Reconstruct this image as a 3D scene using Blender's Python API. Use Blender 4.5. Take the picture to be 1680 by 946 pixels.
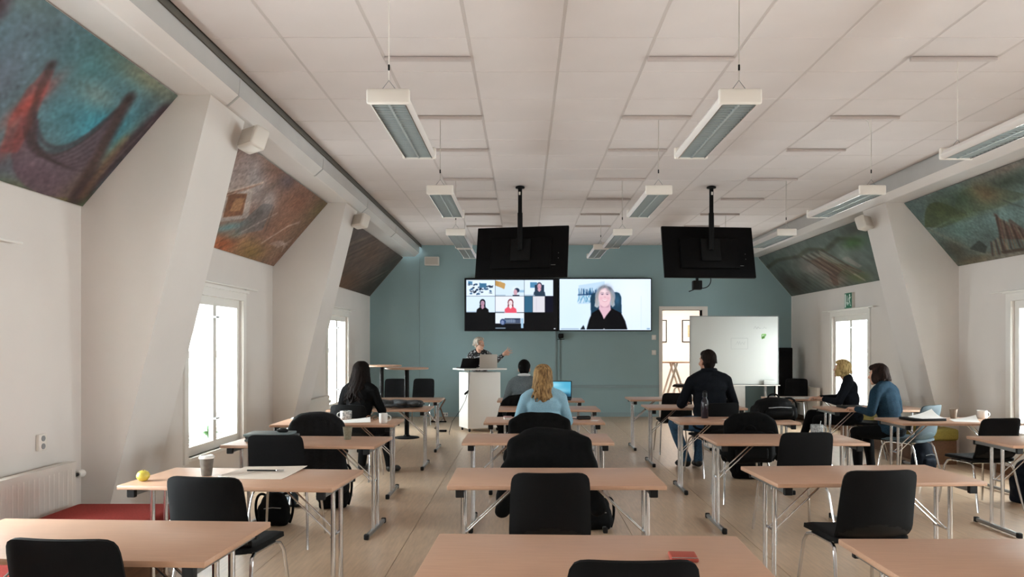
import bpy, bmesh, math, random
import numpy as np
from mathutils import Vector, Matrix, Euler

for _o in list(bpy.data.objects):
    bpy.data.objects.remove(_o)
S = bpy.context.scene
COL = S.collection
R = math.radians
random.seed(7)
RNG = np.random.default_rng(7)

# ------------------------------------------------------------------ camera
cam = bpy.data.cameras.new('camera')
cam.sensor_width = 36
cam.lens = 1233 / 1680 * 36
cam.shift_x = -20 / 1680
cam.shift_y = 92 / 1680
cam.clip_start = 0.05
cam_o = bpy.data.objects.new('camera', cam)
COL.objects.link(cam_o)
cam_o.location = (0, 0, 1.5)
cam_o.rotation_euler = (R(90), 0, 0)
S.camera = cam_o

# ------------------------------------------------------------------ sky, exposure
w = bpy.data.worlds.new('overcast_sky')
S.world = w
w.use_nodes = True
bg = w.node_tree.nodes['Background']
bg.inputs[0].default_value = (0.90, 0.95, 1.0, 1)
bg.inputs[1].default_value = 3.0
S.view_settings.view_transform = 'Standard'
S.view_settings.look = 'None'
S.view_settings.gamma = 1
S.view_settings.use_curve_mapping = False
S.view_settings.exposure = 1.45
try:
    S.cycles.max_bounces = 8
    S.cycles.diffuse_bounces = 6
    S.cycles.transparent_max_bounces = 12
    S.cycles.use_denoising = True
    S.cycles.sample_clamp_indirect = 6
    S.cycles.caustics_reflective = False
    S.cycles.caustics_refractive = False
except Exception:
    pass

XC = 1.174            # the room's middle line
HW = 4.398            # half width at the floor
D = 15.65             # far wall
Y0 = -3.6             # wall behind the viewer
XL, XR = XC - HW, XC + HW
WIN_Y = {'left': (-0.44, 3.72, 7.88, 13.0), 'right': (-0.44, 3.72, 7.88, 12.86)}
WZ0, WZ1, WHW = 0.41, 2.0, 0.70
WINDOW_W = 120.0

def area(name, loc, rot, sx, sy, watts, color=(1, 1, 1)):
    l = bpy.data.lights.new(name, 'AREA')
    l.shape = 'RECTANGLE'; l.size = sx; l.size_y = sy; l.energy = watts; l.color = color
    o = bpy.data.objects.new(name, l); COL.objects.link(o)
    o.location = loc; o.rotation_euler = rot
    return o

for side, ys in WIN_Y.items():
    for yc in ys:                                   # daylight falling through each window
        s = -1 if side == 'left' else 1
        x = XC + s * (HW + 0.62)
        area('window_daylight', (x, yc, 1.30), (0, R(90) * s, 0), 1.9, 1.5, WINDOW_W * (0.8 if yc > 5 else 1.25), (0.93, 0.97, 1.0))
area('next_room_fill', (3.6, 18.2, 2.75), (0, 0, 0), 2.2, 1.6, 42, (1.0, 0.93, 0.86))  # added source without a fixture, brightens the room behind the doorway

# ------------------------------------------------------------------ materials
def srgb(h):
    h = h.lstrip('#')
    c = [int(h[i:i + 2], 16) / 255 for i in (0, 2, 4)]
    return tuple(x / 12.92 if x <= 0.04045 else ((x + 0.055) / 1.055) ** 2.4 for x in c)

def lin(c):
    return srgb(c) if isinstance(c, str) else c

MATS = {}
def mat(name, col, rough=0.6, metal=0.0, noise=0.0, nscale=20, bump=0.0, bscale=200, spec=0.5,
        stretch=(1, 1, 1), emit=0.0, col2=None, coat=0.0):
    if name in MATS:
        return MATS[name]
    m = bpy.data.materials.new(name); m.use_nodes = True
    nt = m.node_tree; b = nt.nodes['Principled BSDF']
    c = lin(col)
    b.inputs['Base Color'].default_value = (*c, 1)
    b.inputs['Roughness'].default_value = rough
    b.inputs['Metallic'].default_value = metal
    b.inputs['Specular IOR Level'].default_value = spec
    b.inputs['Coat Weight'].default_value = coat
    if noise or bump:
        tc = nt.nodes.new('ShaderNodeTexCoord'); mp = nt.nodes.new('ShaderNodeMapping')
        mp.inputs['Scale'].default_value = stretch
        nt.links.new(tc.outputs['Object'], mp.inputs[0])
    if noise:
        n = nt.nodes.new('ShaderNodeTexNoise'); n.inputs['Scale'].default_value = nscale
        n.inputs['Detail'].default_value = 5
        nt.links.new(mp.outputs[0], n.inputs[0])
        r = nt.nodes.new('ShaderNodeValToRGB')
        r.color_ramp.elements[0].position = 0.3; r.color_ramp.elements[1].position = 0.7
        d = lin(col2) if col2 else tuple(x * (1 - noise) for x in c)
        r.color_ramp.elements[0].color = (*d, 1)
        r.color_ramp.elements[1].color = (*(tuple(min(1, x * (1 + noise * 0.5)) for x in c)), 1)
        nt.links.new(n.outputs[0], r.inputs[0]); nt.links.new(r.outputs[0], b.inputs['Base Color'])
    if bump:
        n2 = nt.nodes.new('ShaderNodeTexNoise'); n2.inputs['Scale'].default_value = bscale
        nt.links.new(mp.outputs[0], n2.inputs[0])
        bp = nt.nodes.new('ShaderNodeBump'); bp.inputs['Strength'].default_value = bump
        bp.inputs['Distance'].default_value = 0.004
        nt.links.new(n2.outputs[0], bp.inputs['Height']); nt.links.new(bp.outputs[0], b.inputs['Normal'])
    if emit:
        b.inputs['Emission Color'].default_value = (*c, 1); b.inputs['Emission Strength'].default_value = emit
    MATS[name] = m
    return m

def paint_mat(name, rough=0.7, emit=0.0):
    """colours painted per point on the object itself (murals, screens, signs)"""
    m = bpy.data.materials.new(name); m.use_nodes = True
    nt = m.node_tree; b = nt.nodes['Principled BSDF']
    a = nt.nodes.new('ShaderNodeAttribute'); a.attribute_name = 'paint'
    b.inputs['Roughness'].default_value = rough
    if emit:
        b.inputs['Specular IOR Level'].default_value = 0.12
        b.inputs['Base Color'].default_value = (0.01, 0.01, 0.01, 1)
        nt.links.new(a.outputs['Color'], b.inputs['Emission Color'])
        b.inputs['Emission Strength'].default_value = emit
    else:
        nt.links.new(a.outputs['Color'], b.inputs['Base Color'])
    return m

def glass_mat():
    m = bpy.data.materials.new('window_glass'); m.use_nodes = True
    nt = m.node_tree; nt.nodes.clear()
    o = nt.nodes.new('ShaderNodeOutputMaterial'); mx = nt.nodes.new('ShaderNodeMixShader')
    t = nt.nodes.new('ShaderNodeBsdfTransparent'); g = nt.nodes.new('ShaderNodeBsdfGlossy')
    g.inputs['Roughness'].default_value = 0.02
    t.inputs[0].default_value = (0.97, 0.985, 0.98, 1)
    mx.inputs[0].default_value = 0.06
    nt.links.new(t.outputs[0], mx.inputs[1]); nt.links.new(g.outputs[0], mx.inputs[2])
    nt.links.new(mx.outputs[0], o.inputs[0])
    return m

M_WALL = mat('white_plaster', '#dbd5d0', 0.85, noise=0.035, nscale=1.6, bump=0.12, bscale=60)
M_TEAL = mat('grey_teal_paint', '#91abaf', 0.8, noise=0.05, nscale=1.3, bump=0.10, bscale=90)
M_TEALTRIM = mat('teal_trunking', '#8a9ea2', 0.6)
M_TILE = mat('ceiling_tile', '#d2c8c4', 0.9, noise=0.03, nscale=2.0, bump=0.25, bscale=240)
M_RAIL = mat('ceiling_rail', '#a89d98', 0.8)
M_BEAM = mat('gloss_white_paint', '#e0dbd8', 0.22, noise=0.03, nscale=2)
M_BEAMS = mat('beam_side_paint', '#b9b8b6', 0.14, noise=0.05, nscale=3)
M_WHITE = mat('white_lacquer', '#e6e3de', 0.35)
M_PLASTIC = mat('white_plastic', '#dcd6ce', 0.45)
M_FLOOR = mat('lino_floor', '#c6ab90', 0.34, noise=0.16, nscale=14, bump=0.03, bscale=60, stretch=(3.5, 0.35, 1), spec=0.45)
M_SUB = mat('sub_floor', '#5c4c3b', 0.9)
M_BEECH = mat('beech_laminate', '#ba937a', 0.40, noise=0.08, nscale=16, stretch=(0.4, 7, 7), bump=0.02, bscale=120)
M_BEECHEDGE = mat('beech_edge', '#b98f70', 0.45)
M_CHROME = mat('chrome', (0.62, 0.62, 0.63), 0.18, 1.0)
M_BLACKPL = mat('black_plastic', '#08080a', 0.5, spec=.3)
M_CHAIR = mat('black_upholstery', '#070709', 0.8, noise=0.3, nscale=260, bump=0.25, bscale=700, spec=0.18)
M_CHAIRSH = mat('black_shell', '#060607', 0.5, spec=.25)
M_BLACK = mat('matt_black', '#050506', 0.6, spec=.2)
M_TVBACK = mat('television_back', '#040304', 0.6, spec=.12)
M_METAL = mat('grey_metal', '#9b9d9d', 0.35, 0.8)
M_LOUVRE = mat('louvre_aluminium', '#a3abab', 0.45, 0.3)
M_GLASS = glass_mat()
M_SHADEGAP = mat('shade_gap_tone', '#5f5a53', 0.9)  # shade between ceiling edge and beam, put in as a dark colour
M_BROWN = mat('brown_wood', '#6e4a30', 0.5, noise=0.25, nscale=12, stretch=(6, .5, 6))
M_GREY = mat('grey_plastic', '#8d8f90', 0.5)

# ------------------------------------------------------------------ mesh helpers
class MB:
    def __init__(s):
        s.v = []; s.f = []; s.m = []; s.mi = 0
    def add(s, vs, fs):
        n = len(s.v)
        s.v.extend([tuple(p) for p in vs])
        s.f.extend([tuple(i + n for i in f) for f in fs]); s.m.extend([s.mi] * len(fs))
        return s
    def box(s, x0, x1, y0, y1, z0, z1, M=None):
        vs = [Vector((x, y, z)) for x in (x0, x1) for y in (y0, y1) for z in (z0, z1)]
        if M is not None: vs = [M @ p for p in vs]
        return s.add(vs, [(0, 1, 3, 2), (4, 6, 7, 5), (0, 4, 5, 1), (2, 3, 7, 6), (0, 2, 6, 4), (1, 5, 7, 3)])
    def cbox(s, c, d, M=None):
        return s.box(c[0] - d[0] / 2, c[0] + d[0] / 2, c[1] - d[1] / 2, c[1] + d[1] / 2, c[2] - d[2] / 2, c[2] + d[2] / 2, M)
    def rbox(s, c, d, r=0.01, seg=2, M=None):
        bm = bmesh.new(); bmesh.ops.create_cube(bm, size=1)
        for v in bm.verts: v.co = Vector((v.co.x * d[0], v.co.y * d[1], v.co.z * d[2]))
        bmesh.ops.bevel(bm, geom=bm.edges[:], offset=min(r, min(d) * .49), segments=seg, affect='EDGES', profile=0.5)
        vs = [v.co + Vector(c) for v in bm.verts]
        if M is not None: vs = [M @ p for p in vs]
        s.add(vs, [tuple(v.index for v in f.verts) for f in bm.faces]); bm.free(); return s
    def prism(s, poly, a0, a1, axis='y'):
        n = len(poly)
        def P(p, a):
            return (p[0], a, p[1]) if axis == 'y' else ((a, p[0], p[1]) if axis == 'x' else (p[0], p[1], a))
        vs = [P(p, a0) for p in poly] + [P(p, a1) for p in poly]
        fs = [tuple(range(n)), tuple(range(2 * n - 1, n - 1, -1))]
        fs += [(i, i + n, (i + 1) % n + n, (i + 1) % n) for i in range(n)]
        return s.add(vs, fs)
    def tube(s, pts, r, seg=8, closed=False):
        pts = [Vector(p) for p in pts]; n = len(pts)
        rs = r if isinstance(r, (list, tuple)) else [r] * n
        vs = []; up = None
        for i, p in enumerate(pts):
            a = pts[(i - 1) % n] if (i > 0 or closed) else p
            b = pts[(i + 1) % n] if (i < n - 1 or closed) else p
            t = (b - a).normalized()
            if up is None:
                up = Vector((0, 0, 1)) if abs(t.z) < .9 else Vector((1, 0, 0))
            u = (up - t * up.dot(t)).normalized(); up = u; v = t.cross(u)
            for k in range(seg):
                q = 2 * math.pi * k / seg
                vs.append(p + u * (math.cos(q) * rs[i]) + v * (math.sin(q) * rs[i]))
        fs = []
        for i in range(n if closed else n - 1):
            for k in range(seg):
                a = i * seg + k; b = i * seg + (k + 1) % seg
                c = ((i + 1) % n) * seg + (k + 1) % seg; d = ((i + 1) % n) * seg + k
                fs.append((a, b, c, d))
        if not closed:
            fs.append(tuple(range(seg - 1, -1, -1))); fs.append(tuple((n - 1) * seg + k for k in range(seg)))
        return s.add(vs, fs)
    def lathe(s, prof, c=(0, 0, 0), seg=20, M=None):
        vs = []; n = len(prof)
        for r, z in prof:
            for k in range(seg):
                q = 2 * math.pi * k / seg
                vs.append(Vector((c[0] + r * math.cos(q), c[1] + r * math.sin(q), c[2] + z)))
        if M is not None: vs = [M @ p for p in vs]
        fs = []
        for i in range(n - 1):
            for k in range(seg):
                fs.append((i * seg + k, i * seg + (k + 1) % seg, (i + 1) * seg + (k + 1) % seg, (i + 1) * seg + k))
        fs.append(tuple(range(seg - 1, -1, -1))); fs.append(tuple((n - 1) * seg + k for k in range(seg)))
        return s.add(vs, fs)
    def cap(s, p0, r0, p1, r1, seg=12):
        """rounded cone"""
        p0 = Vector(p0); p1 = Vector(p1); ax = p1 - p0; L = ax.length
        t = ax.normalized() if L > 1e-6 else Vector((0, 0, 1))
        u = (Vector((0, 0, 1)) if abs(t.z) < .9 else Vector((1, 0, 0))); u = (u - t * u.dot(t)).normalized(); v = t.cross(u)
        rings = []
        for a in (-80, -50, -20, 0): rings.append((p0 + t * (r0 * math.sin(R(a))), r0 * math.cos(R(a))))
        for a in (0, 20, 50, 80): rings.append((p1 + t * (r1 * math.sin(R(a))), r1 * math.cos(R(a))))
        vs = [c + (u * math.cos(2 * math.pi * k / seg) + v * math.sin(2 * math.pi * k / seg)) * r for c, r in rings for k in range(seg)]
        fs = []
        for i in range(len(rings) - 1):
            for k in range(seg):
                fs.append((i * seg + k, i * seg + (k + 1) % seg, (i + 1) * seg + (k + 1) % seg, (i + 1) * seg + k))
        fs.append(tuple(range(seg - 1, -1, -1))); fs.append(tuple((len(rings) - 1) * seg + k for k in range(seg)))
        return s.add(vs, fs)
    def chain(s, pts, rs):
        for i in range(len(pts) - 1): s.cap(pts[i], rs[i], pts[i + 1], rs[i + 1])
        return s
    def ell(s, c, r, M=None, seg=16, ring=10):
        vs = []; c = Vector(c)
        for i in range(1, ring):
            a = math.pi * i / ring - math.pi / 2
            for k in range(seg):
                q = 2 * math.pi * k / seg
                p = Vector((r[0] * math.cos(a) * math.cos(q), r[1] * math.cos(a) * math.sin(q), r[2] * math.sin(a)))
                vs.append(c + (M @ p if M is not None else p))
        fs = []
        for i in range(ring - 2):
            for k in range(seg):
                fs.append((i * seg + k, i * seg + (k + 1) % seg, (i + 1) * seg + (k + 1) % seg, (i + 1) * seg + k))
        fs.append(tuple(range(seg - 1, -1, -1))); fs.append(tuple((ring - 2) * seg + k for k in range(seg)))
        return s.add(vs, fs)
    def xf(s, M):
        s.v = [tuple(M @ Vector(p)) for p in s.v]; return s
    def mesh(s, name, mats, smooth=None):
        me = bpy.data.meshes.new(name)
        me.from_pydata(s.v, [], s.f)
        for m in (mats if isinstance(mats, (list, tuple)) else [mats]): me.materials.append(m)
        me.polygons.foreach_set('material_index', s.m)
        bm = bmesh.new(); bm.from_mesh(me); bmesh.ops.recalc_face_normals(bm, faces=bm.faces[:]); bm.to_mesh(me); bm.free()
        if smooth:
            me.polygons.foreach_set('use_smooth', [True] * len(me.polygons))
            me.set_sharp_from_angle(angle=R(smooth))
        me.update(); return me
    def build(s, name, mats, parent=None, smooth=35, **kw):
        return link(name, s.mesh(name, mats, smooth), parent, **kw)

def link(name, me, parent=None, **kw):
    o = bpy.data.objects.new(name, me); COL.objects.link(o)
    if parent is not None: o.parent = parent
    for k, v in kw.items():
        o[k if k != 'cat' else 'category'] = v
    return o

def thing(name, label, cat, loc=(0, 0, 0), rz=0, group=None, kind=None):
    o = bpy.data.objects.new(name, None); COL.objects.link(o)
    o.empty_display_size = 0.1
    o.location = loc; o.rotation_euler = (0, 0, R(rz)); o['label'] = label; o['category'] = cat
    if group: o['group'] = group
    if kind: o['kind'] = kind
    return o

def struct(name, loc=(0, 0, 0)):
    o = bpy.data.objects.new(name, None); COL.objects.link(o); o.location = loc; o['kind'] = 'structure'
    return o

def tag(o, label, cat, group=None, loc=None, rz=None):
    o['label'] = label; o['category'] = cat
    if group: o['group'] = group
    if loc is not None: o.location = loc
    if rz is not None: o.rotation_euler = (0, 0, R(rz))
    return o

def copy_tree(o, parent=None):
    c = o.copy(); COL.objects.link(c); c.parent = parent
    for ch in list(o.children): copy_tree(ch, c)
    return c

def place(o, label, x, y, rz=0, z=0.0):
    o.location = (x, y, z); o.rotation_euler = (0, 0, R(rz)); o['label'] = label
    return o

def fuse(mb, name, mats, voxel=0.01, smooth_it=4, wrinkle=0.0, wscale=14.0, parent=None, **kw):
    """union of overlapping closed shapes into one continuous skin"""
    me = mb.mesh(name + '_raw', mats)
    o = bpy.data.objects.new(name + '_raw', me); COL.objects.link(o)
    m = o.modifiers.new('r', 'REMESH'); m.mode = 'VOXEL'; m.voxel_size = voxel
    if smooth_it:
        q = o.modifiers.new('s', 'SMOOTH'); q.factor = 0.5; q.iterations = smooth_it
    dg = bpy.context.evaluated_depsgraph_get()
    out = bpy.data.meshes.new_from_object(o.evaluated_get(dg))
    out.name = name
    bpy.data.objects.remove(o)
    n = len(out.vertices)
    if wrinkle and n:
        co = np.empty(n * 3); out.vertices.foreach_get('co', co); co = co.reshape(-1, 3)
        no = np.empty(n * 3); out.vertices.foreach_get('normal', no); no = no.reshape(-1, 3)
        ph = RNG.uniform(0, 6.28, 6); k = wscale
        d = (np.sin(co[:, 2] * k * 1.7 + 2 * np.sin(co[:, 0] * k * .6 + ph[0]) + ph[1]) * .5
             + np.sin(co[:, 0] * k + 1.5 * np.sin(co[:, 2] * k * .9 + ph[2]) + ph[3]) * .3
             + np.sin((co[:, 1] + co[:, 2] * .7) * k * 2.3 + ph[4]) * .25)
        out.vertices.foreach_set('co', (co + no * (d * wrinkle)[:, None]).ravel())
    out.polygons.foreach_set('use_smooth', [True] * len(out.polygons))
    out.materials.clear()
    for mm in (mats if isinstance(mats, (list, tuple)) else [mats]): out.materials.append(mm)
    out.update()
    return link(name, out, parent, **kw)

def painted(name, img, corner, eu, ev, material, parent=None, **kw):
    """a flat printed/painted sheet; img rows run from the top; corner = bottom left, eu right, ev up"""
    h, wd = img.shape[:2]
    corner, eu, ev = (np.array(a, float) for a in (corner, eu, ev))
    U, V = np.meshgrid(np.linspace(0, 1, wd), np.linspace(1, 0, h))
    P = corner + U[..., None] * eu + V[..., None] * ev
    idx = np.arange(h * wd).reshape(h, wd)
    F = np.stack([idx[:-1, :-1], idx[1:, :-1], idx[1:, 1:], idx[:-1, 1:]], -1).reshape(-1, 4)
    me = bpy.data.meshes.new(name)
    me.vertices.add(h * wd); me.vertices.foreach_set('co', P.ravel())
    me.loops.add(F.size); me.loops.foreach_set('vertex_index', F.ravel().astype(np.int32))
    me.polygons.add(len(F)); me.polygons.foreach_set('loop_start', np.arange(0, F.size, 4, dtype=np.int32))
    a = me.color_attributes.new('paint', 'FLOAT_COLOR', 'POINT')
    c = np.clip(img, 0, 1)
    c = np.where(c <= 0.04045, c / 12.92, ((c + 0.055) / 1.055) ** 2.4)
    a.data.foreach_set('color', np.concatenate([c.reshape(-1, 3), np.ones((h * wd, 1))], 1).astype(np.float32).ravel())
    me.materials.append(material); me.update(calc_edges=True); me.validate()
    return link(name, me, parent, **kw)

# ------------------------------------------------------------------ the room
fl = struct('floor')
sheet = None
x = -0.9 - 0.875 * 3
while x < XR + 0.1:
    x0 = max(x, XL - .02) + 0.002; x1 = min(x + 0.875, XR + .02) - 0.002
    if x1 > x0:
        MB().box(x0, x1, Y0, D, -0.012, 0).build('floor_sheet', M_FLOOR, fl, smooth=None)
    x += 0.875
MB().box(XL - .3, XR + .3, Y0 - .2, D, -0.1, -0.010).build('sub_floor', M_SUB, fl, smooth=None)

ce = struct('ceiling')
CZ = 3.567
CX0, CX1 = XC - 3.312, XC + 3.312
MB().box(CX0, CX1, Y0, D, CZ + 0.010, CZ + 0.06).build('ceiling_grid', M_RAIL, ce, smooth=None)
MB().box(CX0 + .01, CX1 - .01, Y0, 3.80, CZ, CZ + 0.012).build('ceiling_panel', M_TILE, ce, smooth=None)
tile_me = {}
for k in range(-3, 8):
    MB().box(.2517 + .6294 * k - .0105, .2517 + .6294 * k + .0105, 3.80, D, CZ + .002, CZ + .013).build('rail', mat('rail_paint', '#bfb4af', 0.7), ce, smooth=None)
P = 0.6294
for k in range(-4, 7):
    for j in range(-2, 17):
        xa, xb = 0.2517 + P * k, 0.2517 + P * (k + 1)
        ya, yb = 5.067 + P * j, 5.067 + P * (j + 1)
        xa, xb = max(xa, CX0) + .0085, min(xb, CX1) - .0085
        ya, yb = ya + .0035, min(yb, D) - .0035
        if xb - xa < .03 or yb - ya < .03: continue
        key = (round(xb - xa, 3), round(yb - ya, 3))
        if key not in tile_me:
            hx, hy = key[0] / 2, key[1] / 2
            mb = MB(); e = .004
            mb.add([(-hx + e, -hy + e, 0), (hx - e, -hy + e, 0), (hx - e, hy - e, 0), (-hx + e, hy - e, 0),
                    (-hx, -hy, .004), (hx, -hy, .004), (hx, hy, .004), (-hx, hy, .004),
                    (-hx, -hy, .014), (hx, -hy, .014), (hx, hy, .014), (-hx, hy, .014)],
                   [(3, 2, 1, 0), (8, 9, 10, 11)] + [(a, (a + 1) % 4, (a + 1) % 4 + 4, a + 4) for a in range(4)]
                   + [(a + 4, (a + 1) % 4 + 4, (a + 1) % 4 + 8, a + 8) for a in range(4)])
            tile_me[key] = mb.mesh('tile', M_TILE)
        t = link('tile', tile_me[key], ce)
        t.location = ((xa + xb) / 2, (ya + yb) / 2, CZ + random.uniform(-.0008, .0008))
bat = MB().rbox((0, 0, 0), (P - .01, .034, .03), .006).mesh('batten', mat('batten_paint', '#bdb1ac', 0.6), 35)
for kx in (-2, 1, 4):
    for y in (5.40, 6.80, 7.94, 9.34, 10.62, 11.85, 13.05):
        b = link('batten', bat, ce); b.location = (0.2517 + P * (kx + .5), y, CZ - .017)

SG = {'left': -1, 'right': 1}
def ux(side, u): return XC + SG[side] * u

for side in ('left', 'right'):
    s = SG[side]
    mb = MB()
    def bx(y0, y1, z0, z1):
        a, b = sorted((ux(side, HW), ux(side, HW + .34)))
        mb.box(a, b, y0, y1, z0, z1)
    cuts = [Y0] + [c for yc in WIN_Y[side] for c in (yc - WHW, yc + WHW)] + [D]
    for i in range(0, len(cuts), 2): bx(cuts[i], cuts[i + 1], 0, 2.51)
    for yc in WIN_Y[side]:
        bx(yc - WHW, yc + WHW, 0, WZ0); bx(yc - WHW, yc + WHW, WZ1, 2.51)
    mb.prism([(ux(side, HW), 2.51), (ux(side, 3.70), 3.32), (ux(side, 3.70), 3.62), (ux(side, HW + .34), 2.62), (ux(side, HW + .34), 2.51)], Y0, D)
    wall = mb.build('wall_' + side, M_WALL, None, smooth=None, kind='structure')
    for (y0, y1) in ((1.31, 1.97), (5.468, 6.13), (9.63, 10.27)):
        MB().prism([(ux(side, 4.27), 0), (ux(side, 3.47), 3.25), (ux(side, 3.452), 3.33), (ux(side, 3.75), 3.33),
                    (ux(side, HW + .02), 2.55), (ux(side, HW + .02), 0)], y0, y1).build('pier', M_WALL, wall, smooth=None)
    # boxed beam along the eaves
    mb = MB()
    mb.mi = 0
    poly = [(3.325, 3.60), (3.345, 3.392), (3.425, 3.322), (3.44, 3.318), (3.70, 3.318), (3.72, 3.60)]
    pts = [(ux(side, u), z) for u, z in poly]
    mb.prism(pts, Y0, D - (.12 if side == 'left' else .02))
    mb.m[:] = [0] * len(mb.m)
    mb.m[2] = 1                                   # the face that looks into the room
    if side == 'left': MB().box(*sorted((ux(side, 3.318), ux(side, 3.331))), Y0, D, 3.522, 3.62).build('trim_shade', M_SHADEGAP, None, smooth=None, kind='structure')  # dark strip on the beam face, painted shade in place of a recess
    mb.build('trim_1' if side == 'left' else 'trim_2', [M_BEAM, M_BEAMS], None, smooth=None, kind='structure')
    MB().box(*sorted((ux(side, 3.300), ux(side, 3.345))), Y0, D, 3.585, 3.64).build('trim_3' if side == 'left' else 'trim_4', M_SHADEGAP, None, smooth=None, kind='structure')
    bb = M_WALL if side == 'left' else M_BROWN
    a, b = sorted((ux(side, HW), ux(side, HW - .015)))
    bs = struct('baseboard_' + side)
    for (y0, y1) in ((Y0, 1.31), (1.97, 5.468), (6.13, 9.63), (10.27, D)):
        MB().box(a, b, y0, y1, 0, .10).build('board', bb, bs, smooth=None)

# joints of the boxed beam on the left
for y in (5.72, 8.1, 10.4, 12.7):
    MB().prism([(ux('left', 3.322), 3.60), (ux('left', 3.340), 3.390), (ux('left', 3.422), 3.317), (ux('left', 3.435), 3.312), (ux('left', 3.46), 3.33), (ux('left', 3.36), 3.60)],
               y - .012, y + .012).build('joint_strip', M_BEAMS, bpy.data.objects['trim_1'], smooth=None)

DX0, DX1, DZ = 2.875, 3.706, 2.22
PROF_L = [(XL - .3, 0), (DX0, 0), (DX0, 3.63), (-2.25, 3.63), (-2.526, 3.55), (XL - .3, 2.60)]
PROF_R = [(DX1, 0), (XR + .3, 0), (XR + .3, 2.60), (4.874, 3.55), (4.6, 3.63), (DX1, 3.63)]
wb = MB().prism(PROF_L, D, D + .22).prism(PROF_R, D, D + .22).prism([(DX0, DZ), (DX1, DZ), (DX1, 3.63), (DX0, 3.63)], D, D + .22)
wb.build('wall_back', M_TEAL, None, smooth=None, kind='structure')
MB().box(XL - .3, XR + .3, Y0 - .2, Y0, 0, 3.7).build('wall_front', M_WALL, None, smooth=None, kind='structure')
bs = struct('baseboard_back')
MB().box(XL, 2.80, D - .015, D, 0, .09).build('board', M_TEALTRIM, bs, smooth=None)
MB().box(3.81, XR, D - .015, D, 0, .09).build('board', M_TEALTRIM, bs, smooth=None)
# thin white slips where the sloping ceilings meet the far wall
for nm, side in (('trim_5', 'left'), ('trim_6', 'right')):
    MB().tube([(ux(side, HW - .004), D - .012, 0.1), (ux(side, HW - .004), D - .012, 2.505), (ux(side, 3.70), D - .012, 3.312)], .009, 6).build(nm, M_WHITE, None, kind='structure')
tr = struct('trim_7')
for x in (.655, .735):
    MB().box(x - .012, x + .012, D - .02, D, .09, 1.78).build('cable_duct', M_TEALTRIM, tr, smooth=None)
MB().box(.75, 2.80, D - .03, D, .60, .66).build('cable_duct', M_TEALTRIM, tr, smooth=None)
MB().box(-2.184, -2.176, D - .006, D, .09, 3.32).build('wall_joint', M_TEALTRIM, tr, smooth=None)

# doorway and the room behind it
do = struct('door_1')
MB().box(DX0 - .068, DX0, D - .025, D + .24, 0, DZ).build('door_jamb', M_PLASTIC, do, smooth=None)
MB().box(DX1, DX1 + .11, D - .025, D + .24, 0, DZ).build('door_jamb', M_PLASTIC, do, smooth=None)
MB().box(DX0 - .068, DX1 + .11, D - .025, D + .24, DZ, DZ + .075).build('door_head', M_PLASTIC, do, smooth=None)
MB().cbox((DX1 - .012, D + .12, 1.98), (.02, .05, .12)).build('hinge', M_METAL, do, smooth=None)
M_NEXT = mat('next_room_wall', '#efe6dd', 0.8)
MB().box(-.5, 7.0, 20.0, 20.15, 0, 2.9).build('wall_next_room', M_NEXT, None, smooth=None, kind='structure')
MB().box(-.65, -.5, D + .22, 20.15, 0, 2.9).build('wall_next_room_left', M_NEXT, None, smooth=None, kind='structure')
MB().box(7.0, 7.15, D + .22, 20.15, 0, 2.9).build('wall_next_room_right', M_NEXT, None, smooth=None, kind='structure')
MB().box(-.65, 7.15, D + .22, 20.15, 2.9, 3.0).build('ceiling_next_room', M_NEXT, None, smooth=None, kind='structure')
MB().box(-.65, 7.15, D, 20.15, -.1, 0).build('floor_next_room', M_FLOOR, None, smooth=None, kind='structure')

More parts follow.
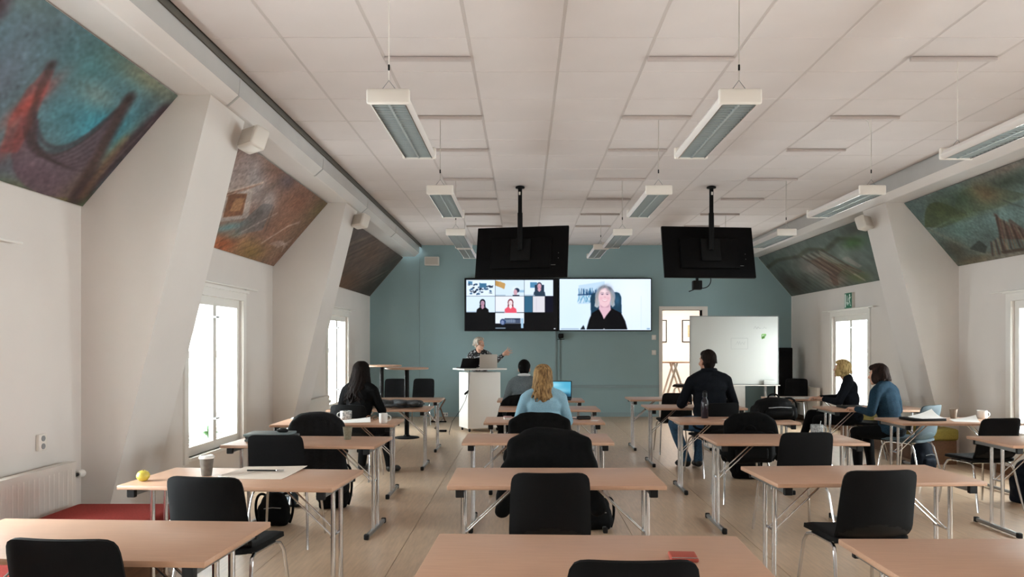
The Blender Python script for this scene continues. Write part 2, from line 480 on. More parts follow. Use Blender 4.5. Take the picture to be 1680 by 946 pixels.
# windows: inner casements, deep sill, outer sashes
def bars(name, parent, boxes, m):
    """frame pieces joined at their corners"""
    mb = MB()
    for b in boxes: mb.box(*b)
    return mb.build(name, m, parent, smooth=None)
for wi, (side, yc) in enumerate([(sd, y) for sd in ('left', 'right') for y in WIN_Y[sd]]):
    s = SG[side]; xw = ux(side, HW)
    wn = struct('window_%d' % (wi + 1), (xw, yc, 0))
    def B(o0, o1, y0, y1, z0, z1):
        a, b = sorted((s * o0, s * o1)); return (a, b, y0, y1, z0, z1)
    c = .085
    bars('casing', wn, [B(-.022, 0, -WHW - c, -WHW, WZ0 - .05, WZ1 + c), B(-.022, 0, WHW, WHW + c, WZ0 - .05, WZ1 + c), B(-.022, 0, -WHW, WHW, WZ1, WZ1 + c)], M_WHITE)
    bars('cornice', wn, [B(-.05, 0, -WHW - c - .02, WHW + c + .02, WZ1 + c, WZ1 + c + .03)], M_WHITE)
    bars('sill', wn, [B(-.04, .33, -WHW, WHW, WZ0 - .03, WZ0)], M_WHITE)
    f = .05
    bars('window_frame', wn, [B(.03, .10, -WHW, -WHW + f, WZ0, WZ1), B(.03, .10, WHW - f, WHW, WZ0, WZ1), B(.03, .10, -WHW + f, WHW - f, WZ1 - f, WZ1), B(.03, .10, -WHW + f, WHW - f, WZ0, WZ0 + f)], M_WHITE)
    for a, b in ((-WHW + f, 0), (0, WHW - f)):
        q = .042
        sa = bars('casement', wn, [B(.02, .065, a + .002, a + q, WZ0 + f, WZ1 - f), B(.02, .065, b - q, b - .002, WZ0 + f, WZ1 - f), B(.02, .065, a + q, b - q, WZ1 - f - q, WZ1 - f), B(.02, .065, a + q, b - q, WZ0 + f, WZ0 + f + q)], M_WHITE)
        bars('pane', sa, [B(.04, .045, a + q, b - q, WZ0 + f + q, WZ1 - f - q)], M_GLASS)
        e = b if a < -.1 else a
        for zz in (.72, 1.78):
            bars('catch', sa, [B(-.012, .02, (.006 if e == 0 and a == 0 else -.046), (.046 if a == 0 else -.006), zz, zz + .018)], M_METAL)
        # outer sash with a transom bar
        so = bars('outer_sash', wn, [B(.235, .275, a + (.001 if a == 0 else -.045), a + q, WZ0 + .002, WZ1 - .002), B(.235, .275, b - q, b - (.001 if b == 0 else -.045), WZ0 + .002, WZ1 - .002), B(.236, .274, a + q, b - q, WZ1 - .06, WZ1 - .002), B(.236, .274, a + q, b - q, WZ0 + .002, WZ0 + .06), B(.235, .275, a + q, b - q, 1.36, 1.43)], M_WHITE)
        for z0, z1 in ((WZ0 + .06, 1.36), (1.43, WZ1 - .06)):
            bars('pane', so, [B(.252, .257, a + q, b - q, z0, z1)], M_GLASS)
    zr = 2.145 if side == 'left' else 2.115
    rl = MB().tube([(-s * .07, -1.0, zr - .01), (-s * .07, 1.0, zr - .01)], .009, 8)
    rl.tube([(0, -.8, zr - .01), (-s * .07, -.8, zr - .01)], .007, 6).tube([(0, .8, zr - .01), (-s * .07, .8, zr - .01)], .007, 6)
    rl.build('curtain_rail', M_WHITE, wn)

# ------------------------------------------------------------------ murals on the sloping ceilings
def hexc(h):
    h = h.lstrip('#'); return np.array([int(h[i:i + 2], 16) / 255 for i in (0, 2, 4)])

def fractal(h, w_, cells, seed, octs=5, stretch=(1, 1)):
    g = np.random.default_rng(seed); out = np.zeros((h, w_)); amp = 1
    for o in range(octs):
        cy, cx = max(2, int(cells * stretch[0] * 2 ** o)), max(2, int(cells * stretch[1] * 2 ** o))
        a = g.standard_normal((cy + 1, cx + 1))
        yy = np.linspace(0, cy - 1e-6, h); xx = np.linspace(0, cx - 1e-6, w_)
        iy = yy.astype(int); ix = xx.astype(int); fy = (yy - iy)[:, None]; fx = (xx - ix)[None]
        fy = fy * fy * (3 - 2 * fy); fx = fx * fx * (3 - 2 * fx)
        v = (a[iy][:, ix] * (1 - fy) * (1 - fx) + a[iy + 1][:, ix] * fy * (1 - fx) + a[iy][:, ix + 1] * (1 - fy) * fx + a[iy + 1][:, ix + 1] * fy * fx)
        out += v * amp; amp *= .55
    return out

class Canvas:
    def __init__(s, u0, u1, v0, v1, w_, h, col):
        s.U, s.V = np.meshgrid(np.linspace(u0, u1, w_), np.linspace(v1, v0, h))
        s.img = np.ones((h, w_, 3)) * hexc(col)
    def mix(s, a, col):
        a = np.clip(a, 0, 1)[..., None]; s.img = s.img * (1 - a) + hexc(col) * a
    def blob(s, u, v, ru, rv, col, a=1.0, rot=0, hard=2.0):
        c, q = math.cos(R(rot)), math.sin(R(rot)); du, dv = s.U - u, s.V - v
        d = ((du * c + dv * q) / ru) ** 2 + ((-du * q + dv * c) / rv) ** 2
        s.mix(a * np.clip((1.25 - d) * hard, 0, 1) if hard > 2.5 else a * np.exp(-d * 1.2), col)
    def rect(s, u0, u1, v0, v1, col, a=1.0):
        s.mix(a * ((s.U >= u0) & (s.U <= u1) & (s.V >= v0) & (s.V <= v1)), col)
    def poly(s, pts, col, a=1.0):
        ins = np.zeros(s.U.shape, bool); n = len(pts)
        for i in range(n):
            (x0, y0), (x1, y1) = pts[i], pts[(i + 1) % n]
            if y0 == y1: continue
            c = ((y0 > s.V) != (y1 > s.V)) & (s.U < (x1 - x0) * (s.V - y0) / (y1 - y0) + x0)
            ins ^= c
        s.mix(a * ins, col)
    def line(s, pts, wd, col, a=1.0, asp=1.0):
        d = np.full(s.U.shape, 1e9)
        for (x0, y0), (x1, y1) in zip(pts[:-1], pts[1:]):
            dx, dy = x1 - x0, (y1 - y0) * asp
            t = np.clip(((s.U - x0) * dx + (s.V - y0) * asp * dy) / (dx * dx + dy * dy + 1e-9), 0, 1)
            d = np.minimum(d, np.hypot(s.U - x0 - t * dx, (s.V - y0) * asp - t * dy))
        s.mix(a * np.clip(1.5 - d / wd, 0, 1), col)
    def grain(s, k, cells, seed, stretch=(1, 1)):
        n = fractal(*s.U.shape, cells, seed, 5, stretch)
        s.img = np.clip(s.img * (1 + k * n[..., None]), 0, 1)
    def veil(s, col, cells, seed, k=.5, stretch=(1, 1)):
        s.mix(np.clip(fractal(*s.U.shape, cells, seed, 4, stretch) * k, 0, .8), col)

def bezier(p, n=14):
    res = []
    for t in np.linspace(0, 1, n):
        q = np.array(p, float)
        while len(q) > 1: q = q[:-1] * (1 - t) + q[1:] * t
        res.append(tuple(float(c) for c in q[0]))
    return res

def boats(c, dy):
    c.poly(bezier([(4.36 + dy, .48), (4.50 + dy, -.02), (4.95 + dy, -.06), (5.32 + dy, .04)], 12) + bezier([(5.32 + dy, .04), (5.22 + dy, .5), (5.06 + dy, .80)], 8) + bezier([(5.04 + dy, .76), (5.02 + dy, .24), (4.72 + dy, .12), (4.52 + dy, .42)], 12), '#66515b', .92)
    c.blob(4.75 + dy, .10, .5, .10, '#5b4450', .6)
    c.blob(5.30 + dy, .35, .10, .42, '#8c7348', .55, -12)
    c.poly([(4.28 + dy, .70), (4.34 + dy, .72), (4.47 + dy, .45), (4.56 + dy, .20), (4.44 + dy, .16), (4.33 + dy, .34), (4.27 + dy, .55)], '#a8453d', .55); c.blob(4.36 + dy, .50, .06, .2, '#bb4a40', .9, -14); c.blob(4.46 + dy, .20, .08, .16, '#84403f', .7, -10)
    c.line(bezier([(4.30 + dy, .74), (4.42 + dy, .3), (4.7 + dy, .1), (5.0 + dy, .16), (5.02 + dy, .6), (5.05 + dy, .80)]), .025, '#3c2c2c', .55)
    c.line(bezier([(4.45 + dy, .45), (4.75 + dy, .2), (4.95 + dy, .28), (5.03 + dy, .70)]), .016, '#3f3036', .6)
    c.line([(5.05 + dy, .80), (5.20 + dy, .40), (5.33 + dy, .04)], .055, '#46302d', .8)
    c.blob(5.05 + dy, .80, .035, .035, '#31211f', .9); c.blob(4.29 + dy, .73, .035, .04, '#3b2524', .9)
    for k in range(7):
        c.line(bezier([(4.45 + .06 * k + dy, .36 - .02 * k), (4.85 + .04 * k + dy, .02 + .03 * k), (5.02 + .03 * k + dy, .55 - .05 * k)]), .008, '#35262a', .45)
    c.line([(5.47 + dy, .84), (5.40 + dy, .45), (5.36 + dy, .1)], .085, '#4a3139', .85)
    c.line([(5.44 + dy, .76), (5.37 + dy, .2)], .008, '#8d7d78', .5)
    c.line([(5.32 + dy, .55), (5.38 + dy, .08)], .04, '#a8814a', .35)

def mural_left_near():
    c = Canvas(1.97, 5.468, 0, 1, 440, 150, '#5d7f88')
    c.veil('#6f7f8e', 2, 1, .35, (1, 3)); c.veil('#4e8d97', 2, 2, .3, (1, 3))
    for dy in (0, -1.75):
        c.blob(5.07 + dy, .56, .42, .22, '#2f8da2', .95); c.blob(4.55 + dy, .85, .3, .18, '#3e7f84', .6)
        c.blob(4.0 + dy, .55, .3, .4, '#6a6f80', .7); c.blob(5.1 + dy, .98, .5, .09, '#8f8c6c', .8); c.blob(4.8 + dy, .72, .25, .08, '#8a8e82', .5)
        c.blob(5.2 + dy, .02, .3, .1, '#80703c', .9); c.blob(5.42 + dy, .06, .12, .12, '#4b5a34', .8); c.blob(4.75 + dy, .0, .3, .06, '#5f6a45', .8)
        boats(c, dy)
    c.grain(.055, 6, 3, (1, 3)); c.grain(.09, 60, 4, (1, 3))
    return c.img

def mural_left_mid():
    c = Canvas(6.13, 9.63, 0, 1, 440, 150, '#8a6454')
    c.veil('#9c7a6a', 4, 11, .32, (1, 3)); c.blob(9.4, .6, .4, .6, '#6f5640', .7); c.blob(9.55, .9, .3, .2, '#6a5c38', .8)
    c.blob(6.7, .95, .7, .15, '#6b5650', .8); c.blob(8.1, .95, .25, .12, '#5b5560', .7)
    c.blob(7.45, .78, .55, .16, '#9a9193', .95, -18); c.blob(8.1, .66, .3, .13, '#a29897', .85, -20); c.blob(7.0, .62, .25, .3, '#94888a', .8)
    c.blob(7.35, .55, .5, .25, '#a1958f', .8)
    c.poly([(7.05, .56), (7.55, .70), (7.95, .42), (7.45, .26)], '#ad9f98', .9)
    c.poly([(7.2, .55), (7.52, .63), (7.78, .42), (7.45, .32)], '#7d5036', 1); c.poly([(7.38, .54), (7.55, .58), (7.66, .45), (7.48, .40)], '#b08058', .8)
    for k in range(4): c.line([(7.0 + .05 * k, .40 + .05 * k), (7.55 + .03 * k, .74 + .02 * k)], .012, ('#5f3324', '#d0b7a6')[k % 2], .8)
    c.poly([(8.0, .62), (8.25, .66), (8.5, .36), (8.0, .20), (7.85, .27)], '#6e6b6c', .75)
    c.line([(7.95, .16), (8.5, .60)], .012, '#c0b2aa', .5); c.line([(8.3, .64), (8.6, .36)], .012, '#4b4644', .5)
    c.blob(7.7, .24, .3, .07, '#6d969b', 1, 20); c.blob(7.95, .19, .22, .06, '#7b9a9b', .8, 10)
    c.blob(7.9, .06, .35, .12, '#b25a30', .9); c.blob(8.7, .08, .45, .14, '#8e7034', .8); c.blob(8.4, .16, .2, .1, '#b08650', .5)
    c.blob(8.9, .5, .35, .2, '#96684f', .6); c.blob(8.8, .8, .3, .12, '#a0664c', .6)
    for k in range(5):
        c.line(bezier([(9.0 + .06 * k, .25), (9.3, .42 - .05 * k), (9.5, .22 + .05 * k)]), .012, '#b39c92', .6)
    c.line([(8.75, .22), (9.05, .52), (9.25, .62)], .012, '#cbb6a8', .7); c.blob(9.27, .62, .04, .03, '#a08378', .9)
    for k in range(6): c.line([(7.7 + .2 * k, .02), (8.0 + .22 * k, .22)], .012, '#5e4426', .35)
    c.grain(.055, 6, 13, (1, 3)); c.grain(.09, 60, 14, (1, 3))
    return c.img

def mural_left_far():
    c = Canvas(10.27, 15.65, 0, 1, 480, 130, '#5e4b42')
    c.veil('#7b665a', 5, 21, .32, (1, 5)); c.blob(11.8, .9, 1.0, .3, '#5d5555', .6); c.blob(13.2, .1, .9, .25, '#6d4c33', .8); c.blob(12.3, .05, .5, .15, '#8a5836', .7)
    c.blob(15.2, .5, .7, .6, '#39463f', .8); c.blob(14.9, .15, .6, .25, '#352c22', .8); c.blob(13.2, .75, .8, .2, '#7b573c', .5); c.blob(14, .9, .5, .12, '#7c6c62', .5)
    g = np.random.default_rng(5)
    for k in range(70):
        u = g.uniform(10.4, 15.2); v = g.uniform(0, .8); L = g.uniform(.15, .4)
        c.line([(u, v), (u + L * 2.2, v + L)], .02, ('#3c2d24', '#8a7462', '#4a3c30')[k % 3], .35)
    c.grain(.055, 8, 23, (1, 4))
    return c.img

def mural_right_near():
    c = Canvas(6.13, 9.63, 0, 1, 440, 150, '#647a76')
    c.veil('#7a8a86', 4, 31, .32, (1, 3)); c.blob(9.3, .85, .35, .15, '#5f7576', .8)
    c.poly(bezier([(9.62, .62), (9.2, 1.0), (8.95, .95), (8.7, .62)]) + [(8.9, .58), (9.3, .55)], '#46532f', .85); c.poly(bezier([(8.9, .66), (8.5, 1.05), (8.1, .95), (7.6, .62)]) + [(8.2, .60)], '#4c5a40', .7); c.line([(9.6, .56), (9.0, .62), (8.3, .58), (7.4, .66)], .02, '#8fa08a', .5, 2)
    c.blob(9.0, .76, .3, .17, '#47552f', .7); c.blob(8.5, .83, .35, .12, '#3f5a44', .8); c.blob(8.15, .80, .25, .16, '#8c7250', .9); c.blob(7.7, .84, .4, .1, '#3d4a3c', .9)
    c.blob(7.6, .97, .5, .06, '#8a786c', .8); c.blob(6.8, .8, .4, .14, '#4a5940', .8); c.blob(8.7, .62, .5, .06, '#5b6a3e', .6)
    c.blob(8.3, .48, .5, .14, '#7a9d9b', .9); c.blob(9.05, .45, .3, .15, '#668a83', .8); c.blob(7.2, .45, .6, .16, '#76979a', .8)
    c.blob(9.4, .22, .25, .2, '#4f4836', .8); c.blob(9.2, .04, .5, .08, '#6b5c42', .9); c.blob(8.4, .0, .9, .08, '#8d8072', .8); c.line([(9.55, .55), (9.1, .16), (8.7, .02)], .03, '#8a8b7c', .4)
    for dy in (0, -1.1):
        c.poly([(8.98 + dy, .25), (9.15 + dy, .20), (8.95 + dy, .10), (8.82 + dy, .18), (8.86 + dy, .28)], '#363f38', .9)
        c.poly([(8.27 + dy, .50), (8.32 + dy, .50), (8.5 + dy, .24), (8.1 + dy, .16), (8.2 + dy, .3)], '#5a3a30', .7); c.blob(8.28 + dy, .52, .03, .03, '#4a2a24', 1)
        c.poly([(8.12 + dy, .44), (8.16 + dy, .44), (8.3 + dy, .22), (8.0 + dy, .16)], '#60443a', .65)
        for k in range(6): c.line([(8.45 + .05 * k + dy, .27 - .01 * k), (8.55 + .06 * k + dy, .06)], .012, ('#a08c70', '#4a3026')[k % 2], .8)
        c.line([(8.65 + dy, .07), (8.15 + dy, .06)], .02, '#463427', .8)
        for k in range(10): c.line([(8.29 - .02 * k + dy, .50 - .02 * k), (8.62 - .05 * k + dy, .10)], .010, ('#3f2721', '#7d5a48', '#8d7a64')[k % 3], .8)
    c.line([(8.0, .66), (7.6, .36)], .008, '#3c4440', .6)
    c.grain(.055, 7, 33, (1, 3)); c.grain(.09, 60, 34, (1, 3))
    return c.img

def mural_right_far():
    c = Canvas(10.27, 15.65, 0, 1, 480, 130, '#616f69')
    c.veil('#75807c', 5, 41, .32, (1, 4)); c.blob(10.9, .5, .6, .6, '#5c7a70', .7); c.blob(11.2, .9, .5, .12, '#474c46', .9)
    c.line([(15.6, .74), (14.8, .82), (13.8, .76), (13.2, .83), (12.6, .72), (11.9, .84), (11.4, .72)], .10, '#3f4630', .7, 3)
    c.blob(11.6, .70, .4, .10, '#3f6a34', .9); c.blob(12.7, .34, .5, .17, '#50663a', .9, 20); c.blob(12.3, .12, .4, .1, '#6a7644', .8); c.blob(12.2, .55, .3, .2, '#84938a', .7)
    c.blob(13.8, .5, .5, .25, '#8f8882', .8); c.blob(13.2, .15, .5, .12, '#9a8676', .9); c.blob(15.1, .25, .5, .3, '#3a3027', .9); c.blob(14.4, .2, .4, .25, '#474f47', .7)
    c.blob(13.2, .42, .45, .25, '#a0968c', .8); c.poly([(13.5, .62), (12.95, .64), (12.6, .32), (13.0, .22), (13.2, .05), (13.4, .06), (13.2, .34)], '#6b4a3c', .6)
    for k in range(9): c.line([(13.7 - .12 * k, .74), (13.2 - .12 * k, .30)], .02, ('#473022', '#b0a292')[k % 2], .6)
    c.line([(12.9, .68), (12.2, .06)], .03, '#c0b9a6', .6)
    c.poly([(12.35, .5), (12.1, .52), (11.9, .3), (12.05, .28)], '#9a9890', .7)
    for k in range(26): c.line([(13.55 - .05 * k, .66 - .012 * k), (13.25 - .05 * k, .18 + .01 * (k % 5))], .014, ('#4a342a', '#8a6e5c', '#5f4538')[k % 3], .45)
    for k in range(12): c.line([(15.3 - .2 * k, .4), (14.9 - .2 * k, .02)], .02, '#2f2a22', .25)
    c.grain(.055, 8, 43, (1, 4))
    return c.img

M_MURAL = paint_mat('mural_paint', 0.75)
def soft(img, n=1):
    for _ in range(n):
        p = np.pad(img, ((1, 1), (1, 1), (0, 0)), 'edge')
        img = sum(p[a:a + img.shape[0], b:b + img.shape[1]] for a in range(3) for b in range(3)) / 9
    return img
def muted(img):
    """softens the picture, slightly greyer and darker overall"""
    img = soft(img, 1)
    g = img.mean(2, keepdims=True)
    return (g + (img - g) * .92) * (.88 if img.mean() < .42 else .96) + .012
M_BOARD = mat('painting_edge', '#5b5148', 0.8)
for side, y0, y1, fn, lab in (
        ('left', 1.97, 5.468, mural_left_near, 'blue and red mural of boat prows on the sloping ceiling nearest the left wall'),
        ('left', 6.13, 9.63, mural_left_mid, 'rust and grey mural with a pale doorway on the left slope between two piers'),
        ('left', 10.27, 15.63, mural_left_far, 'dark brown streaked mural on the left slope beside the teal end wall'),
        ('right', 6.13, 9.63, mural_right_near, 'green mural of hills, water and boats on the right slope nearest the viewer'),
        ('right', 10.27, 15.63, mural_right_far, 'grey green mural of brown houses on the right slope beside the teal end wall')):
    s = SG[side]
    A = np.array([ux(side, HW), 2.51]); B_ = np.array([ux(side, 3.70), 3.32]); n = np.array([-s * .757, -.653])
    A2 = A + (B_ - A) * .004; B2 = B_ - (B_ - A) * .004
    poly = [tuple(A2), tuple(B2), tuple(B2 + n * .014), tuple(A2 + n * .014)]
    b = MB().prism(poly, y0 + .004, y1 - .004).build('mural_painting', M_BOARD, None, smooth=None)
    tag(b, lab, 'painting', 'murals on the sloping ceilings')
    c0 = A2 + n * .0155; ev = B2 - A2
    painted('painted_surface', muted(fn()), (c0[0], y0 + .006, c0[1]), (0, y1 - y0 - .012, 0), (ev[0], 0, ev[1]), M_MURAL, b)

# ------------------------------------------------------------------ lamps under the ceiling
def make_lamp():
    t = thing('pendant_lamp', 'x', 'lamp')
    W2, H = .112, .075
    prof = [(-W2, .012), (-W2 - .008, .03), (-W2 + .01, H - .012), (-W2 + .035, H), (W2 - .035, H), (W2 - .01, H - .012), (W2 + .008, .03), (W2, .012), (W2 - .014, 0), (W2 - .02, .03), (-W2 + .02, .03), (-W2 + .014, 0)]
    MB().prism(prof, 0, 1.25).build('housing', mat('lamp_housing', '#d3ccc8', .4), t, smooth=40)
    for y in (0, 1.25):
        MB().rbox((0, y, H / 2 + .004), (2 * W2 + .02, .03, H + .012), .012, 3).build('end_cap', M_PLASTIC, t)
    mb = MB()
    for k in range(26): mb.box(-.092, .092, .045 + k * .0465, .048 + k * .0465, .001, .014)
    mb.box(-.006, .006, .02, 1.23, .0, .015); mb.box(-.092, .092, .02, 1.23, .012, .0145)
    mb.build('louvre', M_LOUVRE, t, smooth=None, kind='stuff')
    for sx in (-1, 1):
        MB().box(sx * .095 - .003, sx * .095 + .003, .02, 1.23, -.001, .016).build('reflector', M_CHROME, t, smooth=None)
    return t
lamp0 = make_lamp(); first = True
for i, (x, y, zb, cord, lab) in enumerate([
        (-.765, 4.23, 2.853, 0, 'pendant strip lamp with grey louvre, nearest of the left row'),
        (-.76, 6.78, 2.853, 0, 'pendant strip lamp second from the viewer in the left row'),
        (-.85, 9.32, 2.853, 0, 'pendant strip lamp third from the viewer in the left row, beside the left hanging television'),
        (-.94, 11.85, 3.0, 0, 'farthest pendant strip lamp of the left row, partly behind the left hanging television'),
        (1.215, 4.23, 2.853, 0, 'pendant strip lamp with grey louvre, nearest of the middle row'),
        (1.215, 6.78, 2.853, 0, 'pendant strip lamp second from the viewer in the middle row'),
        (1.22, 9.32, 2.853, 0, 'pendant strip lamp third from the viewer in the middle row, between the hanging televisions'),
        (1.21, 11.85, 3.0, 0, 'farthest pendant strip lamp of the middle row, before the teal wall'),
        (3.16, 4.25, 2.853, 1.25, 'pendant strip lamp cut by the right edge of the photo, along the right beam'),
        (3.14, 6.78, 2.853, 0, 'pendant strip lamp with a curved cable, second in the row along the right beam'),
        (3.26, 9.33, 2.853, 0, 'pendant strip lamp third in the row along the right beam'),
        (3.18, 11.85, 3.0, 0, 'farthest pendant strip lamp along the right beam, before the right mural')]):
    t = lamp0 if first else copy_tree(lamp0); first = False
    t.location = (x, y, zb); t['label'] = lab; t['group'] = 'strip lamps hung from the ceiling'
    top = CZ - zb
    cy = cord + (.02 if cord == 0 else -.02)
    mb = MB().tube([(-.045, cy, .08), (0, cy, .14), (.045, cy, .08)], .0022, 5)
    mb.build('wire_hanger', M_GREY, t)
    if i == 9:
        pts = [(0, cy, .14), (0, cy, top - .16), (-.02, cy, top - .06), (-.07, cy, top - .012), (-.16, cy, top)]
    else:
        pts = [(0, cy, .14), (0, cy, top)]
    MB().tube(pts, .0035, 5).build('cord', M_PLASTIC, t)
    if i == 0 or i == 4:
        MB().cap((0, cy, .2), .006, (0, cy, .225), .006, 8).build('cord_grip', M_BLACKPL, t)

# ------------------------------------------------------------------ televisions
SCREEN_E = 0.43
M_SCREEN = paint_mat('lit_screen', 0.2, SCREEN_E)
def person_print(c, u, v, k, hair, skin, top, long=True, glasses=False, neck=True):
    """a head-and-shoulders picture on a screen; k = head height"""
    c.poly([(u - 1.15 * k, v - 2.1 * k), (u - 1.0 * k, v - 1.15 * k), (u - .5 * k, v - .78 * k), (u + .5 * k, v - .78 * k), (u + 1.0 * k, v - 1.15 * k), (u + 1.15 * k, v - 2.1 * k)], top)
    c.blob(u, v + .02 * k, .46 * k, .60 * k, hair, 1, 0, 9)
    if long: c.poly([(u - .46 * k, v), (u - .52 * k, v - .75 * k), (u - .25 * k, v - .8 * k), (u + .25 * k, v - .8 * k), (u + .52 * k, v - .75 * k), (u + .46 * k, v)], hair)
    if neck: c.poly([(u - .2 * k, v - .3 * k), (u - .3 * k, v - .82 * k), (u, v - 1.15 * k), (u + .3 * k, v - .82 * k), (u + .2 * k, v - .3 * k)], skin)
    c.blob(u, v - .08 * k, .31 * k, .44 * k, skin, 1, 0, 9)
    for d in (-1, 1): c.blob(u + d * .13 * k, v - .02 * k, .05 * k, .025 * k, '#30344a', .9, 0, 9)
    c.line([(u - .02 * k, v - .1 * k), (u + .03 * k, v - .2 * k)], .012 * k, '#9a7a80', .8)
    c.line(bezier([(u - .14 * k, v - .27 * k), (u, v - .36 * k), (u + .14 * k, v - .27 * k)]), .022 * k, '#a04a58', .9)
    if glasses:
        for d in (-1, 1): c.line(bezier([(u + d * .03 * k, v), (u + d * .13 * k, v + .08 * k), (u + d * .25 * k, v), (u + d * .13 * k, v - .1 * k), (u + d * .03 * k, v)]), .012 * k, '#3a3f55', .9)

def screen_right():
    c = Canvas(0, 16, 0, 9, 352, 198, '#d9eafc')
    c.blob(13, 6, 4, 5, '#e8effc', .8); c.blob(2, 2, 4, 4, '#cfe6fb', .7); c.line([(14.3, 6), (14.3, .2)], .05, '#cbdff3', .7)
    c.poly([(3.2, 4.6), (3.35, 7.9), (7.9, 8.6), (7.9, 4.75)], '#bcd6ec')
    g = np.random.default_rng(3)
    for k in range(60):
        u = 3.4 + g.uniform(0, 4.4); h = g.uniform(.1, 1.2)
        c.line([(u, 6.25 + g.uniform(-.1, .1)), (u + g.uniform(-.15, .15), 6.25 + h)], .06, ('#1c3f6a', '#28608a', '#123050')[k % 3], .8)
        c.line([(u, 6.0), (u + g.uniform(-.6, .6), 4.75 + g.uniform(0, .9))], .06, ('#2a6f9a', '#5aa0c4', '#eaf4fc')[k % 3], .6)
    c.line([(3.3, 6.2), (7.9, 6.4)], .1, '#12355e', .9)
    c.poly([(5.5, 2.6), (5.4, 5.6), (5.6, 6.3), (6.2, 6.6), (10.0, 6.7), (10.5, 6.5), (10.8, 5.9), (10.9, 3.0)], '#1d3c52'); c.blob(10.1, 5.3, .5, 1.0, '#325c7a', .9)
    c.blob(8.0, 5.9, 1.62, 1.75, '#8a94a4', 1, 0, 9)
    c.poly([(6.4, 5.8), (6.1, 4.2), (6.6, 3.9), (7.3, 4.6)], '#a9b2ba'); c.poly([(9.5, 5.9), (9.7, 4.4), (9.3, 4.0), (8.8, 4.8)], '#9ca9b4')
    c.poly([(4.7, .1), (5.2, 1.9), (5.7, 3.0), (7.2, 3.9), (9.0, 3.9), (10.8, 3.0), (11.5, 1.6), (11.9, .1)], '#06070c')
    c.poly([(7.0, 5.0), (6.9, 3.7), (7.5, 2.6), (7.75, 1.9), (8.3, 2.7), (9.0, 3.6), (8.8, 5.0)], '#dcb6c4'); c.poly([(7.1, 4.7), (7.3, 4.0), (8.6, 4.0), (8.8, 4.8)], '#a98497', .7)
    c.blob(7.9, 5.75, 1.0, 1.55, '#e6c2cb', 1, 0, 9); c.blob(7.9, 6.9, .7, .4, '#f2dde2', .9)
    c.blob(7.55, 7.6, .9, .32, '#6c6f7d', .9, 25); c.blob(8.7, 7.3, .5, .5, '#5a5f70', .8, -40)
    for d in (-1, 1):
        c.blob(7.93 + d * .45, 6.3, .17, .07, '#39354e', 1, 0, 9)
        c.line(bezier([(7.93 + d * .12, 6.35), (7.93 + d * .4, 6.72), (7.93 + d * .85, 6.38)]), .03, '#55607a', .6); c.line([(7.93 + d * .2, 6.62), (7.93 + d * .75, 6.66)], .05, '#8d7a84', .6)
    c.blob(7.95, 5.8, .22, .14, '#c593a0', .7)
    for d in (-1, 1):
        c.blob(7.9 + d * .62, 5.6, .28, .3, '#dba6b2', .6)
        for k in range(9): c.line(bezier([(7.9 + d * .15, 7.75), (7.9 + d * (1.2 + .05 * k), 7.1 - .1 * k), (7.9 + d * (1.25 + .06 * k), 4.3 + .1 * k)]), .04, ('#c9c4bd', '#6d6a70', '#a7a29f')[k % 3], .55)
    c.line(bezier([(7.55, 5.22), (7.95, 4.98), (8.35, 5.25)]), .09, '#f6f0f0', 1); c.line(bezier([(7.5, 5.22), (7.95, 4.82), (8.4, 5.26)]), .04, '#b0647a', .8)
    c.rect(.2, 3.4, .12, .28, '#8aa0b4', .8); c.rect(15.3, 15.85, .1, .35, '#6b93ad', .8); c.poly([(3.6, .1), (4.2, .9), (4.5, .1)], '#111722'); c.rect(7.7, 7.9, .15, .3, '#e8e8ee')
    return c.img

